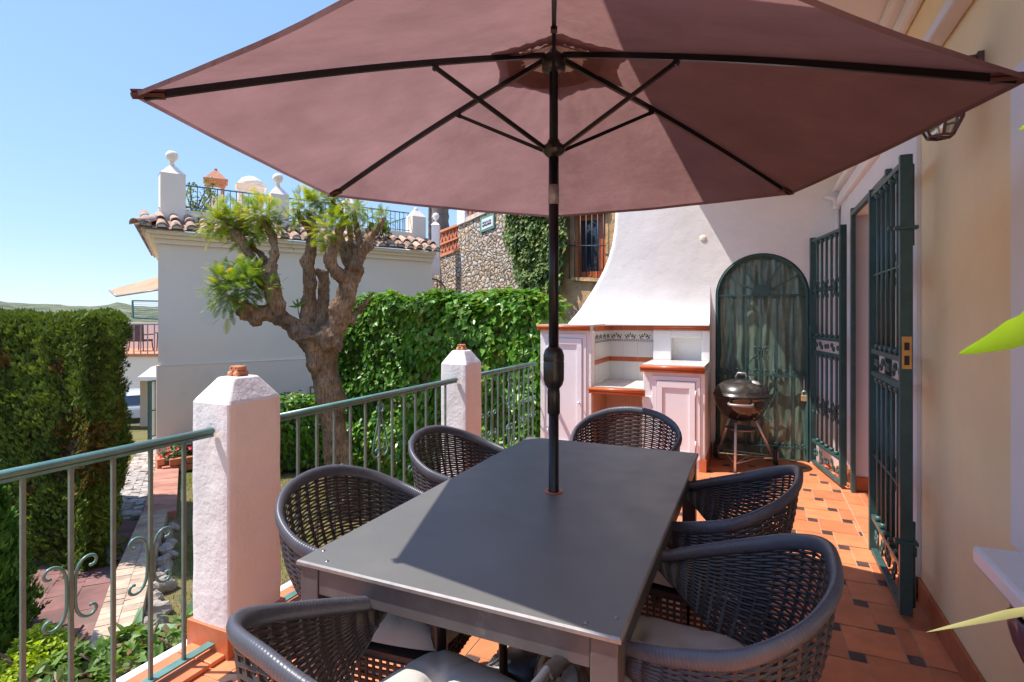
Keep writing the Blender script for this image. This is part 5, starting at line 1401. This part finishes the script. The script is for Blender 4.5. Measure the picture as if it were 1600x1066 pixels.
# ------------------------------------------------------------------ stone wall and what stands round it (behind, right)
WA=cam(-1.976,14.0); WB=cam(1.788,9.5); WU=(WB-WA).normalized(); WN=Vector((WU.y,-WU.x,0))
def onwall(px,py,o=0.0):     # point on the stone wall's plane
    a=(px-800)/F; dr=Vector((a*CS-SN,a*SN+CS,0)); A=WA+WN*o
    t_=A.dot(WN)/dr.dot(WN); return Vector((dr.x*t_,dr.y*t_,CH-(py-HY)/F*t_))
def stonewall():
    O=WA.copy()
    t=thing('stone_wall','rising rubble stone wall with brick lattice openings, behind the ivy wall','stone wall',O)
    poly=[(671,560),(671,408),(716,391),(716,352),(772,325),(860,285),(893,268),(893,560)]
    mb=MB(); mb.prism([onwall(*p)-O for p in poly],-WN*.45); fixn(mb.build('masonry',M['stone'],t))
    mb=MB(); P=[onwall(x,y,.04)-O for x,y in((714,353.5),(772,326.5),(772,320),(714,346))]; mb.prism(P,-WN*.5)
    P=[onwall(x,y,.04)-O for x,y in((773,326),(880,278),(880,270),(773,319))]; mb.prism(P,-WN*.5); fixn(mb.build('coping',M['tilepale'],t))
    mb=MB(); P=[onwall(x,y,.03)-O for x,y in((679,405.5),(716,391.5),(716,387),(679,400.5))]; mb.prism(P,-WN*.3)
    P=[onwall(x,y,.03)-O for x,y in((680,366.5),(714,353.3),(714,350),(680,363))]; mb.prism(P,-WN*.3); P=[onwall(x,y,.02)-O for x,y in((681,386),(715,372.5),(715,370),(681,383))]; mb.prism(P,-WN*.2); fixn(mb.build('lattice_frame',M['clay'],t))
    def lattice(quad,nx,rows,name):
        a,b,c,d=[onwall(*p)-O for p in quad]   # bl, br, tr, tl
        mb=MB()
        for rr_ in range(rows):
            for i in range(nx):
                v0=rr_/rows+.04; v1=(rr_+1)/rows-.04
                u0=i/nx; um=(i+.5)/nx; u1=(i+1)/nx
                pt=lambda u_,v_:(a.lerp(b,u_)).lerp(d.lerp(c,u_),v_)
                for p,q in((pt(u0,v0),pt(um,v1)),(pt(um,v1),pt(u1,v0))): mb.bar(p-WN*.1,q-WN*.1,.16,.045,0,up=tuple((q-p).cross(WN)))
        mb.build(name,M['brick'],t)
    lattice(((682,401),(715,389),(715,355),(682,367)),6,2,'brick_lattice')
    P=[(719,346),(772,321),(772,300),(719,322)]
    lattice(((727,343),(775,320),(775,290),(727,312)),7,1,'brick_lattice')
    mb=MB(); P=[onwall(x,y,.05)-O for x,y in((714,352),(726,347),(726,290),(714,290))]; mb.prism(P,-WN*.5); fixn(mb.build('gate_post',M['trimwhite'],t))
    # street sign
    s=thing('street_sign','small green-framed white tile sign on the rubble stone wall','sign',onwall(761,348,.0))
    so_=Vector(s.location); q=[onwall(750,341,.03)-so_,onwall(772,332,.03)-so_,onwall(772,356,.03)-so_,onwall(750,364,.03)-so_]
    mb=MB(); mb.prism(q,-WN*.028); fixn(mb.build('frame',M['signgreen'],s))
    q=[onwall(752.5,343.5,.036)-so_,onwall(770,336.5,.036)-so_,onwall(770,352.5,.036)-so_,onwall(752.5,360,.036)-so_]
    mb=MB(); mb.prism(q,-WN*.004); fixn(mb.build('panel',M['signwhite'],s))
    # two illegible lines of lettering, as small strokes
    mb=MB(); r=random.Random(5)
    for ln,(f0,cnt) in enumerate(((.36,7),(.62,9))):
        for i in range(cnt):
            u0=.10+.80*(i+.2)/cnt; base=q[0].lerp(q[1],u0).lerp(q[3].lerp(q[2],u0),f0+.08)+WN*.004; w=.009
            for k in range(3):
                a=base+WU*(w*(k-1)*1.3)+Vector((0,0,r.uniform(-.02,0))); mb.bar(a,a+WU*r.uniform(-.01,.01)+Vector((0,0,.045)),.006,.003,0,up=tuple(WN))
    mb.build('lettering',M['darkglaze'],s)
    # ivy on the wall
    iv=thing('wall_creeper','creeper hanging over the stone wall behind the parasol pole','creeper',onwall(835,400)); io=Vector(iv.location)
    r=random.Random(19); mb=MB()
    out=[(792,300),(790,380),(800,400),(806,425),(815,447),(850,452),(875,448),(876,420),(882,395),(884,300)]
    def inside(x,y):
        c=False; j=len(out)-1
        for i in range(len(out)):
            xi,yi=out[i];xj,yj=out[j]
            if (yi>y)!=(yj>y) and x<(xj-xi)*(y-yi)/(yj-yi)+xi: c=not c
            j=i
        return c
    cnt=0
    while cnt<6500:
        x,y=r.uniform(784,890),r.uniform(270,460)
        if not inside(x+r.gauss(0,2.5),y+r.gauss(0,2.5)): continue
        cnt+=1; p=onwall(x,y,.06+r.uniform(0,.22)+.14*noise.noise(Vector((x*.05,y*.05,1)))); nn=WN+Vector((0,0,.6))+rvec(r)*.8; leaf_geo(mb,p-io,nn,Vector((0,0,-1))+rvec(r)*.7,.085*r.uniform(.6,1.2),.48,min(1,max(0,r.random()*.9+.3*noise.noise(Vector((x*.04,y*.04,3))))))
    mb.build('foliage',M['ivyfar'],iv)
    # ochre house with window
    hO=onwall(893,560); h=thing('ochre_house','ochre stone house with an orange wooden window behind iron bars','house',hO)
    mb=MB()
    def pr(mb,pts,o,dep): mb.prism([onwall(x,y,o)-hO for x,y in pts],-WN*dep)
    pr(mb,((876,620),(896.5,620),(896.5,200),(876,200)),.02,.6); pr(mb,((946,620),(1080,620),(1080,200),(946,200)),.02,.6); pr(mb,((896.6,620),(945.9,620),(945.9,437),(896.6,435)),.02,.6); pr(mb,((896.6,334),(945.9,330),(945.9,200),(896.6,200)),.02,.6)
    fixn(mb.build('wall',M['ochre'],h))
    mb=MB(); pr(mb,((892,438),(948,441),(948,435),(892,433)),.10,.3); fixn(mb.build('window_sill',M['ochre'],h))
    mb=MB()
    for q in(((897,434),(906.5,434),(906.5,334),(897,335)),((936,434),(946,434),(946,331),(936,332)),((906.6,345),(935.9,344),(935.9,332),(906.6,334)),((906.6,434),(935.9,434),(935.9,424),(906.6,425))): pr(mb,q,-.10,.09)
    wf=fixn(mb.build('window',M['orange_wood'],h,bevel=.006))
    mb=MB(); pr(mb,((906,426),(937,426),(937,343),(906,343)),-.14,.02); fixn(mb.build('pane',M['darkglass'],wf))
    mb=MB(); pr(mb,((893,336),(948,331),(948,323),(893,327)),.09,.2); fixn(mb.build('lintel',M['orange_wood'],h))
    g=MB()
    for x in(889.5,898,907,916,925,934,943): g.tube([onwall(x,333,.09)-hO,onwall(x,434,.09)-hO],.010,6)
    for y in(333,384,434): g.tube([onwall(889,y,.09)-hO,onwall(946,y,.09)-hO],.010,6)
    for y in(333,434): g.tube([onwall(889.5,y,.09)-hO,onwall(889.5,y,.0)-hO],.010,6)
    g.build('window_bars',M['iron'],h)
    # slim white ball-topped post, palms, stair rail
    def slim(px,d,ytop,ybot,wpx,lab,balls=True):
        p=at(px,ybot,d); tt=thing('garden_post',lab,'post',p); H=(ybot-ytop)/F*d; w=wpx/F*d/2; mb=MB(); mb.box(-w,w,-w,w,0,H*.80); mb.add([(-w*1.15,-w*1.15,H*.80),(w*1.15,-w*1.15,H*.80),(w*1.15,w*1.15,H*.80),(-w*1.15,w*1.15,H*.80),(0,0,H*.88)],[(0,1,4),(1,2,4),(2,3,4),(3,0,4),(3,2,1,0)]); mb.build('shaft',M['trimwhite'],tt); mb=MB(); z=H*.86; mb.lathe([(w*.3,z),(w*.25,z+.03),(w*.75,z+.08),(w*.9,z+.13),(w*.7,z+.19),(0,z+.22)],(0,0,0),16); mb.build('ball_finial',M['trimwhite'],tt); tt.rotation_euler=(0,0,YAW)
    slim(681,13.2,333,430,12,'slim white ball-topped post left of the stone wall')
    slim(675,13.8,402,470,5,'thin white post below the ball-topped one, by the garden steps')
    def palm(px,wpx,d,lab,seed):
        p=at(px,494,d); tt=thing('palm_tree',lab,'palm',(p.x,p.y,-1.2)); r=random.Random(seed); mb=MB(); w=wpx/F*d/2; P=[];R=[]
        for i in range(60): z=i*.16; P.append((-.10*sin(z*.25)*2,0,z)); R.append(w*(1.15-.004*i)*(1.05 if i%2 else .95))
        mb.tube(P,R,14); mb.build('trunk',M['palm'],tt); top=Vector(P[-1]); mb=MB()
        for k in range(34):
            a=k*2.399; e=r.uniform(-.3,1.1); c=top.copy(); dv=Vector((cos(a)*cos(e),sin(a)*cos(e),sin(e))); s=Vector((-sin(a),cos(a),0))
            for i in range(22):
                dv=(dv+Vector((0,0,-.075))).normalized(); c=c+dv*.11; l=.42*sin(pi*(i+2)/25)
                for sg in(-1,1):
                    q=(s*sg+dv*.6-Vector((0,0,.35))).normalized()*l; mb.add([c,c+dv*.03,c+q],[(0,1,2)],0,False,r.random())
        mb.build('crown',M['ivyfar'],tt)
    palm(696,27,18,'thick palm trunk rising beyond the stone wall, its crown hidden by the parasol',1); palm(678,6,24,'thin palm trunk left of the thick one, behind the slim posts',2)
    tt=thing('stair_rail','curved dark iron handrail of the garden steps by the stone wall','handrail',at(690,460,12)); oo=Vector(tt.location)
    mb=MB(); mb.tube(catmull([at(676,436,12.3)-oo,at(684,438,12.2)-oo,at(693,446,12)-oo,at(696,456,12)-oo,at(695,475,12)-oo],5),.018,7); mb.tube([at(683,438,12.2)-oo,at(683,475,12.2)-oo],.012,6); mb.build('handrail',M['iron'],tt)
    p=at(676,0,12.8); sw=thing('steps_wall','pale rendered side wall of the garden steps','wall',(p.x,p.y,-1.4)); mb=MB(); mb.box(-.5,1.3,0,.25,0,2.85); mb.build('wall_face',M['tilepale'],sw); sw.rotation_euler=(0,0,YAW)
    # planting beyond
    r=random.Random(61)
    for i,(x,d,z,h,w,lab) in enumerate(((-2.1,21,1.0,4.2,2.6,'dense green tree beyond the roof terrace, right of the last post'),(.55,9.3,.2,1.55,.9,'light green shrub between the ivy wall and the chimney'),(-4.6,24,0,3.6,2.4,'green tree far behind the roof terrace railing'))):
        p=cam(x,d); shrub('background_shrub' if i==1 else 'background_tree',lab,'shrub' if i==1 else 'tree',(p.x,p.y,z-1.0 if i==1 else -1),w/2,w/2,h+(.0),'ivyfar',2600 if i!=1 else 1500,.16 if i!=1 else .08,80+i)
stonewall()

# ------------------------------------------------------------------ far left: street, car, balcony house
def street():
    c=cam(-17.5,26); z=gz(c.x,c.y)
    mb=MB(); P=[]
    for i in range(2):
        P.append([])
    u=Vector((CS,SN,0)); f=Vector((-SN,CS,0))
    A=cam(-30,23.4);B=cam(-8,23.4); 
    v=[A,B,B+f*5.2,A+f*5.2]; mb.add([(p.x,p.y,gz(p.x,p.y)+.03) for p in v],[(0,1,2,3)]); mb.build('road',M['asphalt'],kind='structure')
    # car, rear three-quarter
    cp=cam(-17.75,25.2); zc=gz(cp.x,cp.y)+.03
    t=thing('parked_car','white hatchback parked in the street, seen from behind past the hedge','car',(cp.x,cp.y,zc),YAW+radians(31))
    L2,W2=2.05,.88
    # local: car points +Y, rear at -Y (towards viewer)
    prof=[(-2.05,.32),(-2.08,.55),(-2.02,.88),(-1.92,.98),(-1.55,1.42),(-1.35,1.50),(.2,1.50),(.95,1.02),(1.9,.86),(2.1,.6),(2.08,.3)]
    mb=MB(); rows=[]
    for sx,k in((-W2,.0),(-W2*.98,0),(0,0),(W2*.98,0),(W2,0)):
        row=[]
        for y,zz in prof:
            tw=1-.16*max(0,(zz-.95)/.55) if abs(sx)>0 else 1
            row.append((sx*tw,y*(1 if abs(sx)<W2*.99 else .985),zz if abs(sx)<W2*.99 else zz-.02))
        rows.append(row)
    mb.grid(rows,0,True); 
    mb.add(rows[0],[tuple(range(len(prof)))]); mb.add(rows[-1],[tuple(range(len(prof)-1,-1,-1))]); mb.add([rows[0][0],rows[-1][0],rows[-1][-1],rows[0][-1]],[(0,1,2,3)])
    o=fixn(mb.build('body',M['carwhite'],t,bevel=.03))
    mb=MB(); mb.add([(-.70,-1.905,1.03),(.70,-1.905,1.03),(.60,-1.595,1.385),(-.60,-1.595,1.385)],[(0,1,2,3)]); mb.add([(-.70,-1.93,1.02),(.70,-1.93,1.02),(.60,-1.62,1.39),(-.60,-1.62,1.39)],[(0,1,2,3)]); mb.build('rear_window',M['darkglass'],t)
    for sx in(-1,1):
        mb=MB(); mb.add([(sx*.86,-1.5,1.02),(sx*.865,.75,1.02),(sx*.775,.15,1.40),(sx*.775,-1.3,1.40)],[(0,1,2,3) if sx>0 else (3,2,1,0)]); mb.build('side_window',M['darkglass'],t)
        mb=MB(); x0,x1=sorted((sx*.885,sx*.58)); mb.box(x0,x1,-2.08,-1.93,.84,.96); mb.build('tail_light',M['tail'],t,bevel=.02)
        for y in(-1.3,1.3):
            mb=MB(); mb.lathe([(.16,-.1),(.31,-.1),(.33,-.07),(.33,.07),(.31,.1),(.16,.1)],(sx*.80,y,.33),24,0,True,axis=(1,0,0)); w=mb.build('wheel',M['rubber'],t); mb=MB(); mb.lathe([(.2,-.105),(.19,-.08),(0,-.08)] if sx<0 else [(.2,.105),(.19,.08),(0,.08)],(sx*.80,y,.33),20,0,True,axis=(1,0,0)); mb.build('rim',M['steel'],w)
    mb=MB(); mb.box(-.26,.26,-2.10,-2.06,.60,.71); mb.build('number_plate',M['signwhite'],t); mb=MB(); mb.box(-.8,.8,-2.12,-2.0,.30,.46); mb.build('bumper',M['blackplastic'],t,bevel=.03)
    # balcony house across the street
    hp=cam(-13.5,20.0); h=thing('balcony_house','far white house with a railed balcony and low terrace wall beyond the street','house',(hp.x,hp.y,0),YAW)
    mb=MB(); z0=CH-(553-HY)/F*19; 
    mb.box(-3.2,2,-1.0,2.2,z0-.10,z0); mb.build('balcony_slab',M['clay'],h)
    mb=MB(); mb.box(-3.15,2,-.95,2.2,z0-.95,z0-.101); mb.box(-3.1,-2.9,-.9,2,z0-4,z0-.951); mb.box(-1.2,2,1.5,2.2,z0-4.5,z0-.951); mb.build('wall',M['smooth_plaster'],h)
    mb=MB(); mb.box(-3.2,2,2.21,2.5,z0,z0+1.05); mb.build('terrace_wall',M['clay' if False else 'smooth_plaster'],h)
    mb=MB(); ztop=CH-(507-HY)/F*19
    mb.bar((-3.1,-.95,ztop),(2,-.95,ztop),.05,.04)
    for k in range(22): x=-3.1+k*.24; mb.box(x-.014,x+.014,-.965,-.935,z0,ztop)
    mb.build('balcony_railing',M['collar'],h)
    def chair(x,lab):
        f=thing('balcony_armchair',lab,'chair',cam(-13.5+x,20.6,z0+.002),YAW,'dark armchairs on the far balcony'); mb=MB(); mb.box(-.28,.28,-.28,.28,.36,.44); mb.build('seat',M['furn'],f,bevel=.02)
        mb=MB(); mb.prism([(-.30,-.30,.42),(.30,-.30,.42),(.34,-.38,1.0),(-.34,-.38,1.0)],(0,.05,0)); fixn(mb.build('backrest',M['furn'],f,bevel=.02))
        for sx in(-1,1):
            mb=MB(); mb.box(sx*.30-.025,sx*.30+.025,-.3,.26,.60,.64); mb.build('armrest',M['furn'],f)
            for sy in(-1,1): mb=MB(); mb.tube([(sx*.25,sy*.25,.36),(sx*.28,sy*.28,0)],.02,6); mb.build('leg',M['furn'],f)
    chair(-.55,'dark wicker armchair on the far balcony, turned from the viewer'); 
    tb=thing('balcony_table','small dark table on the far balcony beside the armchair','table',cam(-13.5+.35,20.9,z0+.002),YAW); mb=MB(); mb.box(-.35,.35,-.35,.35,.66,.70); mb.build('top',M['furn'],tb,bevel=.01)
    for sx in(-1,1):
        for sy in(-1,1): mb=MB(); mb.tube([(sx*.28,sy*.28,.655),(sx*.3,sy*.3,0)],.02,6); mb.build('leg',M['furn'],tb)
    # awning on the neighbour's far side
    o=at(247,450,12.5); a=thing('awning','cream fabric awning stretched out from behind the neighbour house','awning',o)
    pts=[at(260,430,12.5),at(171,454,13.0),at(182,463,11.6),at(260,451,11.2)]
    P=[]
    for i in range(9):
        row=[]
        for j in range(5):
            u_,v_=i/8,j/4; p=(pts[0].lerp(pts[1],u_)).lerp(pts[3].lerp(pts[2],u_),v_)-o; p.z-=.05*sin(pi*u_)*sin(pi*v_); row.append(p)
        P.append(row)
    mb=MB(); mb.grid(P); b=mb.build('cloth',M['awning'],a); s=b.modifiers.new('s','SOLIDIFY'); s.thickness=.012
    mb=MB(); mb.tube([pts[1]-o,pts[2]-o],.02,6); mb.tube([pts[3]-o,pts[2]-o],.018,6); mb.build('frame',M['collar'],a)
    # wire screen
    o=at(228,485,17); a=thing('wire_screen','thin blue-green wire screen panel above the far balcony','screen',o)
    mb=MB(); c=[at(208,497,17)-o,at(265,500,17)-o,at(265,471,17)-o,at(207,470,17)-o]
    for i in range(4): mb.bar(c[i],c[(i+1)%4],.04,.04)
    for k in range(1,9): mb.tube([c[0].lerp(c[3],k/9),c[1].lerp(c[2],k/9)],.006,4)
    mb.build('panel',M['far_green'],a)
    # gate post and iron gate by the house corner
    o=at(238,690,14.5); a=thing('gate_pier','white capped garden gate pier beside the corner of the neighbour house','pier',(o.x,o.y,gz(o.x,o.y)),YAW)
    k=14.5/F; zt=CH-(578-HY)*k-a.location.z
    mb=MB(); mb.add([(-.22,-.22,zt-.16),(.3,-.22,zt-.16),(.3,.3,zt-.16),(-.22,.3,zt-.16),(-.02,0,zt+.08),(.12,0,zt+.08),(.12,.12,zt+.08),(-.02,.12,zt+.08)],[(0,1,5,4),(1,2,6,5),(2,3,7,6),(3,0,4,7),(4,5,6,7)]); mb.box(-.24,.32,-.24,.32,zt-.24,zt-.161); mb.build('cap',M['trimwhite'],a)
    mb=MB(); mb.box(.06,.3,-.1,.2,0,zt-.242); mb.build('shaft',M['smooth_plaster'],a)
    o=at(234,690,14.2); a=thing('garden_gate','open dark green iron garden gate beside the white gate pier','gate',(o.x,o.y,gz(o.x,o.y)),YAW)
    mb=MB(); H=zt-.3
    mb.bar((0,0,0),(0,0,H),.07,.07); mb.bar((.2,1.0,.1),(.2,1.0,H),.05,.05)
    for z in(.12,H*.5,H-.02): mb.bar((0,0,z),(.2,1.0,z),.03,.03)
    mb.build('frame',M['green_iron'],a)
    for i in range(1,6): mb=MB(); mb.tube([(.2*i/6,i/6,.12),(.2*i/6,i/6,H)],.011,6); mb.build('bar',M['green_iron'],a)
    for z in(.35,.9,1.5): mb=MB(); p=scroll_pts(.3,radians(330),1.4,pi/2,1,16); mb.tube([(.10+x*.2,.5+x,z+y) for x,y in p],.010,5); mb.build('scroll',M['green_iron'],a)
    for i,(px,py,d,w,h,lab) in enumerate(((212,530,24,1.3,1.3,'round green tree standing behind the parked car'),(236,540,25,.9,.6,'low green bush beyond the garden gate'))):
        p=at(px,py,d); shrub('street_tree' if i==0 else 'street_bush',lab,'tree' if i==0 else 'bush',(p.x,p.y,p.z-h*(.6 if i==0 else 1.5)),w/2,w/2,h,'ivyfar',700,.14,90+i)
    hp=cam(-15.5,31); h=thing('street_house','pale wall of a house across the street behind the parked car','house',(hp.x,hp.y,gz(hp.x,hp.y)),YAW)
    mb=MB(); mb.box(-9,6,0,.4,0,3.3); mb.build('wall',M['smooth_plaster'],h); mb=MB(); mb.box(-3.4,-2.7,-.05,-.002,1.4,2.6); mb.build('window',M['darkglass'],h)
street()

# ------------------------------------------------------------------ potted plant leaves at the right edge
def rightplant():
    c=cam(1.06,.78); t=thing('strappy_house_plant','bright green strap-leaved plant reaching in from the right picture edge','plant',(c.x,c.y,.0))
    o=Vector(t.location); 
    mb=MB(); mb.lathe([(.10,.002),(.13,.16),(.145,.18),(.145,.20),(.12,.20),(.11,.16),(0,.15)],(0,0,0),24); mb.build('pot',M['clay'],t)
    def blade(pts,w,mat):
        P=catmull([p-o for p in pts],6); n=len(P); rows=[]
        for i,p in enumerate(P):
            tg=(P[min(i+1,n-1)]-P[max(i-1,0)]).normalized(); s=tg.cross(Vector((CS*.2,SN*.2,1)).cross(tg)).normalized()*-1 if False else Vector((0,0,1))-tg*tg.z; s.normalize()
            s=(s+Vector((-SN,CS,0))*.5).normalized(); ww=w*min(1,(i/(n-1)*1.0)*3.0+.02)*(1 if i<n-8 else 1); rows.append([p-s*ww,p+tg.cross(s)*ww*.25,p+s*ww])
        mb=MB(); mb.grid(rows); mb.build('blade',M[mat],t)
    base=o+Vector((0,0,.18))
    blade([at(1498,553,.62),at(1550,536,.64),at(1605,512,.68),at(1680,480,.74),o+Vector((0,0,1.2)),base],.017,'bigleaf')
    blade([at(1447,988,.72),at(1520,972,.72),at(1605,955,.74),at(1700,950,.78),base+Vector((0,0,.4)),base],.0055,'paleleaf')
    blade([at(1592,203,.60),at(1640,190,.62),at(1700,230,.68),o+Vector((0,0,1.3)),base],.012,'bigleaf')
rightplant()
